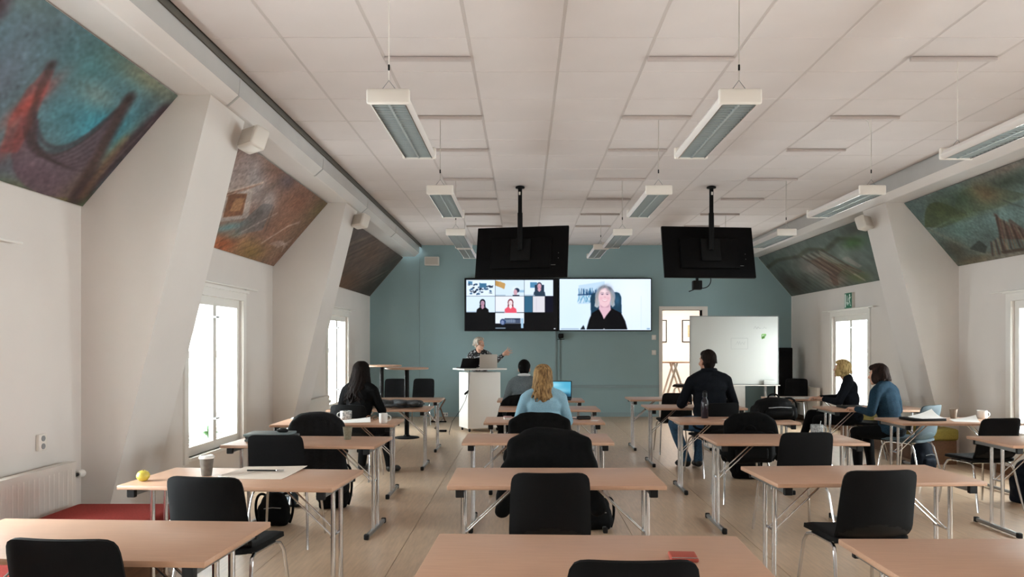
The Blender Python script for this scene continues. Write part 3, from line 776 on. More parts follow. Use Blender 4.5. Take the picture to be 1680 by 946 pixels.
def screen_left():
    c = Canvas(0, 16, 0, 9, 352, 198, '#05060a')
    w3 = 15.2 / 3
    def cell(i, j, col):
        u0 = .15 + i * w3; v1 = 8.85 - j * 2.9; c.rect(u0, u0 + w3 - .06, v1 - 2.84, v1, col); return u0, v1
    g = np.random.default_rng(9)
    u, v = cell(0, 0, '#dcebfb')                                          # a seminar room seen from above
    for k in range(46):
        a, b = u + g.uniform(.3, 4.6), v - g.uniform(.5, 2.6)
        c.blob(a, b, g.uniform(.08, .3), g.uniform(.05, .16), ('#182a44', '#0d1626', '#31567a')[k % 3], .9, g.uniform(-40, 40), 9)
    c.poly([(u + .3, v - .2), (u + 1.1, v - .3), (u + 1.0, v - .75), (u + .35, v - .65)], '#4a7ba0'); c.rect(u + 2.3, u + 3.5, v - 1.4, v - .6, '#3f6f92')
    u, v = cell(1, 0, '#cfe2f2'); c.poly([(u, v - .1), (u + 1.7, v - .6), (u + 1.6, v - 1.6), (u, v - 1.0)], '#b48c50'); c.poly([(u + .8, v - .2), (u + 1.8, v - .8), (u + 1.5, v - 1.65), (u + .5, v - 1.1)], '#c29a62', .7)
    c.blob(u + 3.6, v - 1.7, .6, .5, '#eef5fb', .9); c.blob(u + 3.75, v - 1.85, .42, .38, '#26354d', 1, 0, 9); c.blob(u + 3.5, v - 2.2, .3, .5, '#c9a0ae', 1, 0, 9); c.rect(u + 3.0, u + 4.2, v - 2.84, v - 2.65, '#1e2b3e'); c.rect(u + 4.2, u + 5, v - 2.2, v - 1.8, '#7ba7c9', .7)
    u, v = cell(2, 0, '#d9e8f8'); c.rect(u + 1.0, u + 2.2, v - 1.4, v - .4, '#4f86ad'); c.rect(u + 1.8, u + 3.4, v - 2.2, v - .9, '#1d3046'); person_print(c, u + 2.6, v - 1.05, .95, '#4c4c5c', '#d2a4b4', '#2a3d50', True)
    u, v = cell(0, 1, '#d3e6f7'); person_print(c, u + 2.85, v - 1.15, 1.0, '#0d1019', '#b58fa5', '#07080c', True, True)
    u, v = cell(1, 1, '#e3e8f4'); person_print(c, u + 2.65, v - 1.1, .98, '#7d3f4a', '#f4e0e4', '#e0566a', True)
    u0 = .15 + 2 * w3; c.rect(u0, u0 + 1.4, 3.12, 5.95, '#31607e'); c.rect(u0 + 1.45, u0 + 3.55, 3.12, 5.95, '#d7d6de'); c.line([(u0 + 2.1, 5.6), (u0 + 2.1, 3.4)], .03, '#b4b4c0', .8); c.rect(u0 + 3.6, u0 + w3 - .06, 3.12, 5.95, '#0a0d20')
    u, v = cell(1, 2, '#dfe8f2'); c.rect(u, u + w3 - .06, v - 2.84, v - 1.9, '#0a0d14'); c.rect(u + 1.6, u + 4.4, v - 1.85, v - .95, '#1b2740')
    for k in range(20): c.rect(u + 1.7 + k * .135, u + 1.78 + k * .135, v - 1.75, v - 1.05 - .15 * g.random(), ('#c7d2e2', '#5f7ba0')[k % 2])
    c.blob(u + 1.3, v - 1.6, .45, .5, '#334a72', 1, 0, 9); c.blob(u + 1.25, v - 1.7, .25, .35, '#7a8ab0', 1, 0, 9); c.rect(u + 4.45, u + 4.9, v - 2.7, v - .95, '#9fc3dd')
    for (i, j) in ((0, 1), (1, 1), (2, 0), (1, 0), (1, 2)):
        c.rect(.15 + i * w3, .15 + i * w3 + 1.8, 8.85 - j * 2.9 - 2.82, 8.85 - j * 2.9 - 2.62, '#9fb4c6', .8)
    c.rect(15.4, 15.7, .15, .35, '#d8dde6')
    return c.img

def wall_tv(name, x0, x1, img, lab):
    z0, z1 = 1.778, 2.878
    t = thing(name, lab, 'television', ((x0 + x1) / 2, D, (z0 + z1) / 2), 0, 'televisions fixed to the teal wall')
    hx, hz = (x1 - x0) / 2, (z1 - z0) / 2
    MB().rbox((0, -.075, 0), (2 * hx - .006, .05, 2 * hz), .006).build('case', M_BLACKPL, t)
    MB().box(-.3, .3, -.05, 0, -.2, .2).build('wall_bracket', M_METAL, t, smooth=None)
    b = .022
    painted('screen', img, (-hx + b, -.1015, -hz + b), (2 * hx - 2 * b, 0, 0), (0, 0, 2 * hz - 2 * b), M_SCREEN, t)
wall_tv('television', -1.239, .706, soft(screen_left(), 1), 'wall television on the left showing a grid of video callers on black')
wall_tv('television', .710, 2.642, soft(screen_right(), 2), 'wall television on the right showing one smiling blond woman in black')

def hung_tv(x, y, rz, roll, lab, z=2.716):
    t = thing('hanging_television', lab, 'television', (x, y, z), rz, 'televisions hung from the ceiling with their backs to the desks')
    M = Matrix.Rotation(R(-13), 4, 'X') @ Matrix.Rotation(R(roll), 4, 'Y')
    MB().rbox((0, 0, 0), (1.235, .045, .705), .008).xf(M).build('case', M_TVBACK, t)
    MB().rbox((0, -.045, -.03), (.80, .05, .42), .02).xf(M).build('back_housing', M_TVBACK, t)
    MB().box(-.585, .585, .0226, .024, -.32, .33).xf(M).build('screen', mat('dark_screen', '#050507', .12), t, smooth=None)
    MB().rbox((0, -.09, 0), (.26, .04, .30), .008).xf(M).build('mount_plate', M_BLACK, t)
    pole = MB().tube([(0, -.115, .02), (0, -.115, CZ - z - .01)], .027, 14)
    pole.build('pole', M_BLACK, t); MB().tube([(0, -.115, .02), (0, -.115, .50)], .034, 14).build('pole_sleeve', M_BLACK, t)
    MB().lathe([(.06, 0), (.06, .02), (.03, .03)], (0, -.115, CZ - z - .03), 16).build('ceiling_plate', M_BLACK, t)
    MB().box(-.012, .012, -.144, -.143, CZ - z - .12, CZ - z - .08).build('label_sticker', M_PLASTIC, t, smooth=None)
    MB().box(.28, .46, -.0245, -.0235, -.192, -.186).xf(M).build('port_marking', M_GREY, t, smooth=None)
    for q in (-.10, -.03):
        MB().box(.49, .497, -.0245, -.0235, q, q + .007).xf(M).build('port_marking', M_GREY, t, smooth=None)
    return t
hung_tv(-.03, 9.92, -12, 0, 'black television hung on a pole, the left one, its back to the desks')
hung_tv(2.43, 9.92, 6, 0, 'black television hung on a pole, the right one with a camera under it')
# the camera under the right one
t = thing('video_camera', 'black camera with a dangling cable clamped under the right hanging television', 'camera', (2.27, 9.87, 2.36))
MB().rbox((0, 0, -.08), (.12, .10, .12), .012).build('body', M_BLACK, t)
MB().lathe([(.035, 0), (.04, .02), (.03, .05), (.02, .052)], (0, 0, 0), 16, Matrix.Translation((0, .05, -.08)) @ Matrix.Rotation(R(-90), 4, 'X')).build('lens', M_BLACKPL, t)
MB().box(-.015, .015, -.02, .02, -.03, .04).build('clamp', M_BLACK, t, smooth=None)
MB().tube(bezier([(.05, 0, -.12), (.20, 0, -.13), (.19, 0, .02), (.17, 0, .03)]), .006, 6).build('cable', M_BLACK, t)
MB().tube([(-.02, 0, -.13), (-.11, -.01, -.165)], .006, 6).build('lever', M_BLACK, t)
t = thing('web_camera', 'small black webcam on the teal wall under the gap between the wall televisions', 'camera', (.76, D, 1.68))
MB().rbox((0, -.07, 0), (.11, .10, .10), .02).build('body', M_BLACK, t)
MB().lathe([(.03, 0), (.03, .02), (.022, .022)], (0, 0, 0), 14, Matrix.Translation((0, -.12, .01)) @ Matrix.Rotation(R(90), 4, 'X')).build('lens', M_BLACKPL, t)
MB().cbox((0, -.02, -.02), (.03, .04, .03)).build('bracket', M_BLACK, t, smooth=None)
MB().box(-.07, .07, -.11, -.03, -.075, -.06).build('shelf', M_BLACK, t, smooth=None)

# ------------------------------------------------------------------ small fittings on the walls
t = thing('wall_speaker_box', 'small cream box high on the teal wall at the left', 'wall box', (-1.915, D, 3.23))
MB().rbox((0, -.05, 0), (.30, .10, .18), .012).build('case', M_PLASTIC, t)
MB().box(-.13, .13, -.103, -.1, -.07, .07).build('grille', mat('grille_cloth', '#c4bdb4', .9), t, smooth=None)
for z, lab in ((1.65, 'white light switch beside the door, the upper one'), (1.335, 'white light switch beside the door, the lower one')):
    t = thing('light_switch', lab, 'switch', (2.70, D, z), 0, 'light switches beside the door')
    MB().rbox((0, -.008, 0), (.09, .016, .10), .006).build('plate', M_PLASTIC, t)
    MB().rbox((0, -.018, 0), (.05, .008, .06), .003).build('rocker', M_WHITE, t)
for x, z, lab in ((-1.64, .05, 'white double socket low on the teal wall left of the lectern'), (-2.1, .05, 'white socket low on the teal wall behind the bar table')):
    t = thing('wall_socket', lab, 'socket', (x, D - .016, z + .0)); MB().rbox((0, -.012, .0), (.11, .024, .075), .006).build('plate', M_PLASTIC, t)
    for q in (-.027, .027): MB().lathe([(.019, 0), (.019, .004), (.015, .004)], (0, 0, 0), 14, Matrix.Translation((q, -.024, 0)) @ Matrix.Rotation(R(90), 4, 'X')).build('outlet', M_GREY, t)
t = thing('wall_socket', 'white double socket plate on the left plaster wall above the radiator', 'socket', (XL, 5.0, .85))
MB().rbox((.012, 0, 0), (.024, .085, .11), .006).build('plate', M_PLASTIC, t)
for q in (-.026, .026): MB().lathe([(.019, 0), (.019, .004), (.015, .004)], (0, 0, 0), 14, Matrix.Translation((.024, 0, q)) @ Matrix.Rotation(R(90), 4, 'Y')).build('outlet', M_GREY, t)

# exit sign: green, running figure, arrow and door
c = Canvas(0, 10, 0, 9, 80, 72, '#0f6a4c')
c.rect(.5, 1.9, .6, 8.4, '#e6efe8'); c.rect(3.3, 4.1, 3.2, 7.6, '#e6efe8'); c.poly([(2.6, 3.6), (4.8, 3.6), (3.7, 1.6)], '#e6efe8')
c.blob(7.0, 7.6, .65, .65, '#e6efe8', 1, 0, 9); c.line([(6.9, 6.7), (6.7, 4.4)], .55, '#e6efe8'); c.line([(6.7, 6.4), (5.6, 5.6), (5.3, 4.7)], .28, '#e6efe8'); c.line([(6.9, 6.4), (8.0, 5.8), (8.7, 6.6)], .28, '#e6efe8')
c.line([(6.6, 4.4), (7.6, 3.2), (7.8, 1.6), (8.6, 1.4)], .34, '#e6efe8'); c.line([(6.7, 4.4), (6.1, 3.0), (5.0, 2.6), (4.9, 1.9)], .34, '#e6efe8')
t = thing('exit_sign', 'green emergency exit sign with running figure on the right plaster wall', 'exit sign', (XR, 12.81, 2.25))
MB().rbox((-.025, 0, 0), (.05, .30, .27), .006).build('case', M_PLASTIC, t)
painted('sign_face', c.img, (-.0512, .145, -.13), (0, -.29, 0), (0, 0, .26), paint_mat('sign_paint', .4), t)

# speakers at the pier tops
for x, y, z, rz, lab in ((-2.17, 6.02, 3.14, -40, 'white loudspeaker under the left beam nearest the viewer'), (-2.20, 10.12, 3.16, -40, 'small white loudspeaker under the left beam at the second pier'), (4.53, 10.02, 3.12, 40, 'white loudspeaker under the right beam above the green mural')):
    t = thing('loudspeaker', lab, 'loudspeaker', (x, y, z), rz, 'white loudspeakers under the beams')
    M = Matrix.Rotation(R(-18), 4, 'X')
    MB().rbox((0, 0, 0), (.23, .13, .18), .025, 3).xf(M).build('cabinet', M_PLASTIC, t)
    MB().rbox((0, -.066, 0), (.19, .008, .14), .004).xf(M).build('grille', mat('grille_cloth', '#c4bdb4', .9), t)
    sx = -1 if rz < 0 else 1
    MB().tube([(0, .08, .0), (sx * .06, .13, .03), (sx * .12, .13, .05)], .012, 8).build('bracket', M_GREY, t)

# radiators
def radiator(side, y0, y1, lab, valve=True, z0=.12, z1=.69):
    s = SG[side]; t = thing('radiator', lab, 'radiator', (ux(side, HW), y0, 0), 0, 'white radiators along the walls')
    L = y1 - y0
    def B(mb, o0, o1, a, b, c_, d_): x0, x1 = sorted((-s * o0, -s * o1)); return mb.box(x0, x1, a, b, c_, d_)
    n = max(6, int(L / .05)); pts = []
    for k in range(n): 
        a = k * L / n; b = (k + 1) * L / n
        pts += [(a + .004, .1115), (a + .010, .114), (b - .010, .114), (b - .004, .1115)]
    front = [(-s * o, a) for a, o in pts]; back = [(-s * .06, L), (-s * .06, 0)]
    MB().prism(front + back, z0, z1 - .045, 'z').build('front_panel', M_PLASTIC, t, smooth=None)
    B(MB(), .05, .116, 0, L, z1 - .045, z1).build('top_grille', M_PLASTIC, t, smooth=None)
    for y in (.15, L - .15): B(MB(), 0, .06, y - .02, y + .02, z0 + .05, z1 - .08).build('wall_bracket', M_METAL, t, smooth=None)
    if valve:
        MB().tube([(-s * .09, L, z1 - .10), (-s * .09, L + .05, z1 - .10)], .014, 10).build('valve', M_BLACKPL, t)
        MB().lathe([(.022, 0), (.027, .01), (.027, .06), (.018, .072)], (0, 0, 0), 16, Matrix.Translation((-s * .09, L + .05, z1 - .10)) @ Matrix.Rotation(R(-90), 4, 'X')).build('thermostat_knob', M_WHITE, t)
        MB().tube([(-s * .09, L + .02, z1 - .10), (-s * .09, L + .02, 0)], .009, 8).build('pipe', M_PLASTIC, t)
radiator('left', 1.3 + .75, 5.22, 'white panel radiator along the left wall behind the red bench')
radiator('left', 10.75, 12.0, 'white panel radiator on the left wall before the second window')
radiator('right', 14.0, 15.1, 'white panel radiator on the right wall behind the whiteboard', False)
radiator('right', 10.5, 11.9, 'white panel radiator on the right wall behind the seated women', False)

# benches along the walls
t = thing('padded_bench', 'red upholstered bench along the left wall under the radiator', 'bench', (-2.68, 0, 0))
MB().rbox((0, 3.35, .335), (.76, 3.60, .17), .05, 4).build('cushion', mat('red_fabric', '#82302a', .95, spec=.1, noise=.2, nscale=90, bump=.2, bscale=300), t)
MB().box(-.34, .34, 1.65, 5.05, .04, .26).build('base', M_BROWN, t, smooth=None)
t = thing('padded_bench', 'olive yellow cushioned bench with a brown wooden base along the right wall', 'bench', (5.23, 0, 0))
MB().rbox((0, 10.7, .375), (.38, 2.7, .15), .04, 4).build('cushion', mat('olive_fabric', '#8a7a35', .9, noise=.2, nscale=90, bump=.2, bscale=300), t)
MB().box(-.18, .18, 9.40, 12.0, .0, .30).build('base', M_BROWN, t, smooth=None)

# pots on the window sills
def plant(x, y, z, k, lab):
    t = thing('potted_plant', lab, 'plant', (x, y, z), 0, 'potted plants on the window sills')
    MB().lathe([(.035, 0), (.05, .085), (.053, .09), (.047, .09), (.04, .07)], seg=16).build('pot', M_WHITE, t)
    MB().lathe([(.001, .07), (.043, .072), (.001, .075)], seg=12).build('soil', M_SUB, t)
    mb = MB(); g = random.Random(k)
    for i in range(130):
        a = g.uniform(0, 6.28); e = g.uniform(.1, 1.4); rr = g.uniform(.03, .11)
        p = Vector((rr * math.cos(a) * math.cos(e), rr * math.sin(a) * math.cos(e), .11 + rr * math.sin(e)))
        d = p - Vector((0, 0, .08)); d.normalize(); q = d.cross(Vector((0, 0, 1)));  q = q.normalized() * .016
        mb.add([p - d * .03, p + q + Vector((0, 0, .004)), p + d * .03, p - q + Vector((0, 0, .004))], [(0, 1, 2, 3)])
        mb.tube([(0, 0, .06), tuple(p * .6 + Vector((0, 0, .03))), tuple(p)], .0012, 3)
    mb.build('foliage', mat('leaf_green', '#3f6a34', .6, noise=.3, nscale=30), t, smooth=None, kind='stuff')
plant(XL - .16, 8.10, WZ0, 1, 'green pot plant in the left window by the rear casement')
plant(XL - .16, 7.42, WZ0, 2, 'green pot plant in the left window nearest the viewer, beside the middle post')
plant(XL - .16, 12.62, WZ0, 3, 'green pot plant in the far left window behind the dark haired woman')

# ------------------------------------------------------------------ desks
TZ = 0.725
def make_desk():
    t = thing('desk', 'x', 'desk', group='beech folding desks in rows')
    MB().rbox((0, 0, TZ - .012), (1.21, .61, .024), .004, 2).build('tabletop', M_BEECH, t)
    for sx in (-1, 1):
        x = sx * .535
        MB().box(x - .018, x + .018, -.27, .27, TZ - .06, TZ - .024).build('top_rail', M_BLACKPL if False else M_METAL, t, smooth=None)
        for sy in (-1, 1):
            MB().rbox((x, sy * .275, TZ - .047), (.048, .026, .045), .004, 1).build('rail_end', M_BLACKPL, t)
        for y in (-.07, .07):
            MB().tube([(x, y, .03), (x, y, TZ - .05)], .0135, 12).build('leg', M_CHROME, t)
        ft = MB().rbox((x, 0, .026), (.032, .53, .03), .008, 2).build('foot', M_METAL, t)
        for sy in (-1, 1):
            MB().rbox((x, sy * .275, .025), (.038, .036, .044), .008, 2).build('foot_cap', M_BLACKPL, ft)
        for y in (-.045, .045):
            MB().tube([(x - sx * .012, y, .40), (x - sx * .33, y, TZ - .028)], .0055, 8).build('brace', M_CHROME, t)
        MB().tube([(x - sx * .012, -.07, .40), (x - sx * .012, .07, .40)], .008, 8).build('brace_pivot', M_CHROME, t)
    return t
desk0 = make_desk(); first = True
DESKS = {
 'C1': (.245, 2.76, -2, 'beech desk nearest the viewer in the middle column, a red pouch on it'),
 'C2': (.18, 4.43, 0, 'beech desk second from the viewer in the middle column, bare, one black chair before it'),
 'C3': (.11, 6.25, 0, 'beech desk third from the viewer in the middle column, behind a draped black jacket'),
 'C4': (.20, 7.77, 0, 'beech desk before the blond woman in light blue, with a wallet and paper on it'),
 'C5': (.30, 9.20, 0, 'beech desk fifth in the middle column, beyond the blond woman in light blue'),
 'C6': (.23, 10.65, 0, 'farthest beech desk of the middle column, with an open laptop'),
 'L1': (-1.73, 3.02, -3, 'beech desk nearest the viewer on the left, beside the red bench'),
 'L2': (-1.62, 4.40, -4, 'beech desk on the left with a yellow fruit, paper cup and large white sheet'),
 'L3': (-1.73, 6.07, -3, 'beech desk on the left with a pile of folders and a brown paper cup'),
 'L4': (-1.86, 7.56, 0, 'beech desk on the left with a patterned cup, papers, glasses and white mug'),
 'L5': (-1.75, 9.22, 0, 'beech desk on the left with a crumpled grey garment, before the dark haired woman'),
 'L6': (-1.77, 10.72, 0, 'farthest beech desk on the left, before the bar tables'),
 'R1': (1.86, 2.70, 0, 'beech desk cut by the bottom right corner of the photo, bare'),
 'R2': (2.00, 4.52, 3, 'beech desk on the right with a turned black chair before it, bare'),
 'R3': (2.12, 6.22, 0, 'beech desk on the right with a grey speckled mug on it'),
 'R4': (2.15, 7.77, 0, 'beech desk with a dark water bottle, right behind the man in black'),
 'R5': (2.12, 9.45, 0, 'beech desk in front of the man in black, a dark case on it'),
 'R6': (2.10, 10.87, 0, 'farthest beech desk right of the middle, an empty black chair behind it'),
 'Q3': (4.36, 6.08, 0, 'beech desk at the right edge of the photo, bare, its chrome feet in view'),
 'Q4': (4.33, 7.70, 0, 'beech desk on the far right with papers, a paper cup and a white mug'),
 'Q5': (4.25, 9.20, 0, 'beech desk on the far right with a closed black laptop, before the woman in blue'),
 'Q6': (4.15, 10.95, 0, 'farthest beech desk on the far right, newspaper on it, before the short haired woman'),
}
for k, (x, y, rz, lab) in DESKS.items():
    t = desk0 if first else copy_tree(desk0); first = False
    place(t, lab, x, y, rz)

# ------------------------------------------------------------------ chairs
def sheet_grid(fn, nu, nv, th):
    """closed curved panel: fn(u,v)->(point, normal)"""
    mb = MB(); f = []; b = []
    for j in range(nv + 1):
        for i in range(nu + 1):
            p, n = fn(i / nu, j / nv); p = Vector(p); n = Vector(n).normalized()
            e = 1.0 if 0 < i < nu and 0 < j < nv else .55
            f.append(p + n * th / 2 * e); b.append(p - n * th / 2 * e)
    W = nu + 1; N = W * (nv + 1); fs = []
    for j in range(nv):
        for i in range(nu):
            a = j * W + i; fs.append((a, a + 1, a + W + 1, a + W)); fs.append((N + a, N + a + W, N + a + W + 1, N + a + 1))
    for i in range(nu):
        fs.append((i, N + i, N + i + 1, i + 1)); a = nv * W + i; fs.append((a, a + 1, N + a + 1, N + a))
    for j in range(nv):
        a = j * W; fs.append((a, a + W, N + a + W, N + a)); a = j * W + nu; fs.append((a, N + a, N + a + W, a + W))
    return mb.add(f + b, fs)

def rounded(u, v, rx, ry):
    """map the unit square onto a rounded rectangle"""
    a, b = 2 * u - 1, 2 * v - 1
    n = 9.0
    m = max(abs(a), abs(b)); q = (abs(a) ** n + abs(b) ** n) ** (1 / n)
    k = m / q if q > 1e-9 else 1
    return a * k * rx, b * k * ry

def back_fn(u, v):
    x, h = rounded(u, v, .205, .195)
    t = (h + .195) / .39
    x *= 1.04 - .07 * t
    y = -.205 - .065 * t - .02 * t * t + .9 * x * x * (0.65 + .35 * t)
    if t < .22: y += .05 * (1 - t / .22) ** 2
    return (x, y, .462 + .385 * t), (-1.8 * x, 1, .16)
def seat_fn(u, v):
    x, y = rounded(u, v, .215, .205)
    z = .452 + .25 * x * x - (.10 * (y - .10) ** 2 * 6 if y > .10 else 0)
    return (x, y + .01, z), (-.5 * x, 0, 1)

def make_chair(m=M_CHAIR, msh=M_CHAIRSH):
    t = thing('chair', 'x', 'chair')
    sheet_grid(seat_fn, 14, 14, .042).build('seat', m, t, smooth=60)
    sheet_grid(back_fn, 14, 14, .030).build('backrest', m, t, smooth=60)
    for sx in (-1, 1):
        MB().tube([(sx * .235, .235, .008), (sx * .205, .19, .37), (sx * .195, .165, .415), (sx * .185, .12, .428)], .0095, 10).build('leg', M_CHROME, t)
        MB().tube([(sx * .235, -.255, .008), (sx * .205, -.17, .37), (sx * .195, -.145, .415), (sx * .185, -.10, .428)], .0095, 10).build('leg', M_CHROME, t)
        MB().tube([(sx * .185, .125, .428), (sx * .185, -.105, .428)], .0095, 10).build('side_rail', M_CHROME, t)
    for y in (-.09, .10):
        MB().tube([(-.19, y, .424), (.19, y, .424)], .008, 8).build('cross_bar', M_CHROME, t)
    sheet_grid(lambda u, v: ((lambda p: (p[0] * .93, p[1] - .006, .5 + (p[2] - .5) * .9 - .012))(back_fn(u, v * .35)[0]), back_fn(u, v * .35)[1]), 10, 5, .012).build('back_shell', msh, t, smooth=60)
    return t
chair0 = make_chair()
CHAIRS = [
 (.335, 2.55, 0, 'black chair cut by the bottom edge of the photo, before the nearest middle desk'),
 (.134, 4.10, 0, 'empty black chair before the second middle desk, seen squarely from behind'),
 (-1.55, 2.80, -4, 'black chair at the bottom left, before the nearest left desk'),
 (-1.555, 3.985, -8, 'black chair turned to the right before the left desk with the yellow fruit'),
 (1.84, 4.18, 5, 'black chair turned to the left before the bare desk on the right'),
 (-1.81, 5.72, 0, 'black chair before the left desk with the pile of folders'),
 (2.10, 5.87, 3, 'empty black chair in front of the grey speckled mug'),
 (4.21, 6.95, 10, 'empty black chair at the right edge of the photo, before the desk with paper cup'),
 (.175, 5.68, 0, 'chair under the large draped black jacket before the third middle desk'),
 (-1.93, 7.17, 0, 'chair under a black fur coat before the desk with the patterned cup'),
 (2.10, 7.27, 0, 'chair with a black coat and bag on it before the water bottle desk'),
 (.14, 7.13, 0, 'chair of the blond woman in light blue, a black coat on its back'),
 (-.02, 9.88, 0, 'chair of the man in the grey sweater, a black coat on its back'),
 (-1.88, 8.42, -8, 'chair of the woman with long dark hair'),
 (2.17, 8.68, 14, 'chair of the man in black'),
 (2.07, 10.42, 0, 'empty black chair left of the man in black, at the farthest middle right desk'),
 (4.55, 10.0, 62, 'chair of the woman with short blond hair'),
 (5.12, 14.25, 150, 'black chair by the right wall behind the whiteboard, turned to the viewer'),
 (-2.42, 14.15, 190, 'black chair under the bar tables, the left one'),
 (-1.95, 14.2, 175, 'black chair under the bar tables, the right one'),
]
first = True
for x, y, rz, lab in CHAIRS:
    t = chair0 if first else copy_tree(chair0); first = False
    place(t, lab, x, y, rz)
    t['group'] = 'black seminar chairs with chrome legs'
chair_b = make_chair(mat('lit_upholstery', '#364850', .7, noise=.15, nscale=200), mat('lit_shell', '#3d525a', .5))  # black chair lightened to blue grey, the light on it is in the colour
place(chair_b, 'black chair of the woman in the blue sweater, light painted in as blue grey', 4.26, 8.33, 34)
chair_b['group'] = 'black seminar chairs with chrome legs'; del chair_b['group']

# ------------------------------------------------------------------ lectern and bar tables
t = thing('lectern', 'white lectern on castors with a laptop on top, before the teal wall', 'lectern', (-.78, 13.17, 0), 25.7)
MB().rbox((0, .0, .54), (.61, .43, .96), .006).build('cabinet', M_WHITE, t)
MB().rbox((0, 0, 1.075), (.80, .56, .025), .006).build('top', M_WHITE, t)
for sx in (-1, 1):
    for sy in (-1, 1):
        MB().lathe([(.026, -.012), (.03, -.006), (.03, .006), (.026, .012)], (0, 0, 0), 16, Matrix.Translation((sx * .26, sy * .17, .03)) @ Matrix.Rotation(R(90), 4, 'Y')).tube([(sx * .26, sy * .17, .03), (sx * .26, sy * .17, .07)], .01, 8).build('castor', M_BLACKPL, t)
c1 = thing('power_cable', 'thin black cable with a hanging plug down the lectern front', 'cable', (0, 0, 0))
dz = [( -.93, 12.80, 1.09), (-.93, 12.78, 1.0), (-.94, 12.775, .85), (-.95, 12.775, .72), (-1.0, 12.76, .55), (-1.10, 12.74, .36), (-1.22, 12.72, .2), (-1.27, 12.72, .01), (-1.25, 12.55, .006)]
MB().tube(dz, .005, 6).build('cord', M_BLACKPL, c1)
MB().cap((-.955, 12.765, .71), .014, (-1.0, 12.755, .665), .02, 8).build('plug', M_BLACKPL, c1)

def bar_table(x, y, r, lab):
    t = thing('bar_table', lab, 'table', (x, y, 0), 0, 'round bar tables by the teal wall')
    MB().lathe([(r - .01, 1.105), (r, 1.112), (r, 1.125), (r - .006, 1.13)], seg=48).build('top', M_BEECH, t)
    MB().tube([(0, 0, .02), (0, 0, 1.105)], .038, 20).build('column', M_BLACK, t)
    MB().lathe([(.20, 0), (.205, .008), (.19, .016), (.06, .03), (.045, .05)], seg=40).build('base', M_BLACK, t)
    MB().lathe([(.09, 1.095), (.09, 1.104)], seg=20).build('top_plate', M_BLACK, t)
    return t
bar_table(-1.89, 12.1, .35, 'round bar table on a black column, the nearer one left of the lectern')
bar_table(-2.58, 13.6, .36, 'round bar table on a black column, the farther one by the left window')

# ------------------------------------------------------------------ whiteboard
t = thing('whiteboard', 'large mobile whiteboard on white legs before the doorway', 'whiteboard', (3.91, 14.0, 0))
MB().rbox((0, 0, 1.392), (1.63, .022, 1.27), .004).build('board', mat('board_enamel', '#c8c9c5', .3, spec=.3), t)
for nm, b in (('frame_bar', (-.82, .82, -.016, .016, 2.02, 2.035)), ('frame_bar', (-.82, .82, -.016, .016, .752, .768)), ('frame_bar', (-.825, -.812, -.016, .016, .752, 2.035)), ('frame_bar', (.812, .825, -.016, .016, .752, 2.035))):
    MB().box(*b).build(nm, M_METAL, t, smooth=None)
MB().box(-.83, .83, -.09, .0, .738, .752).build('pen_tray', M_PLASTIC, t, smooth=None)
for sx in (-1, 1):
    MB().box(sx * .79 - .016, sx * .79 + .016, -.02, .014, .05, .75).build('leg', M_WHITE, t, smooth=None)
    ft = MB().box(sx * .79 - .016, sx * .79 + .016, -.28, .28, .045, .075).build('foot', M_WHITE, t, smooth=None)
    for y in (-.26, .26):
        MB().lathe([(.018, -.012), (.022, 0), (.018, .012)], (0, 0, 0), 12, Matrix.Translation((sx * .79, y, .022)) @ Matrix.Rotation(R(90), 4, 'Y')).tube([(sx * .79, y, .022), (sx * .79, y, .046)], .006, 6).build('castor', M_BLACKPL, ft)
MB().box(.60, .64, .10, .13, 0, .74).build('rear_leg', M_METAL, t, smooth=None)
M_MARK = mat('faint_marker', '#b3b5b3', .6); M_GREEN = mat('green_marker', '#7cc05a', .6)
def stroke(name, pts, m, wd=.004):
    mb = MB()
    for (x0, z0), (x1, z1) in zip(pts[:-1], pts[1:]):
        d = Vector((x1 - x0, 0, z1 - z0)).normalized(); n = Vector((-d.z, 0, d.x)) * wd
        a = Vector((x0, -.0125, z0)); b = Vector((x1, -.0125, z1)); mb.add([a - n, b - n, b + n, a + n], [(0, 1, 2, 3)])
    return mb.build(name, m, t, smooth=None)
stroke('marker_drawing', [(-.06, 1.62), (.25, 1.62), (.25, 1.42), (-.06, 1.42), (-.06, 1.62)], M_MARK, .003)
stroke('marker_writing', [(.03, 1.50), (.06, 1.56), (.08, 1.50), (.10, 1.56), (.12, 1.50), (.15, 1.55), (.18, 1.50), (.20, 1.56)], M_MARK, .003)
stroke('marker_writing', [(.36, 1.79), (.39, 1.84), (.42, 1.79), (.44, 1.83), (.47, 1.80), (.50, 1.80)], M_MARK, .003)
stroke('marker_writing', [(.52, 1.80), (.54, 1.80), (.56, 1.83), (.58, 1.80), (.61, 1.81)], M_MARK, .003)
stroke('green_drawing', [(.515, 1.62), (.515, 1.69), (.59, 1.69), (.58, 1.66), (.53, 1.64), (.57, 1.63), (.515, 1.61), (.56, 1.68)], M_GREEN, .009)
t2 = thing('board_eraser', 'grey eraser block in the whiteboard tray', 'eraser', (4.55, 13.945, .752))
MB().rbox((0, 0, .045), (.21, .04, .09), .006).build('handle', mat('eraser_grey', '#c0c1bd', .7), t2)
MB().box(-.10, .10, -.02, .02, 0, .012).build('felt', M_GREY, t2, smooth=None)

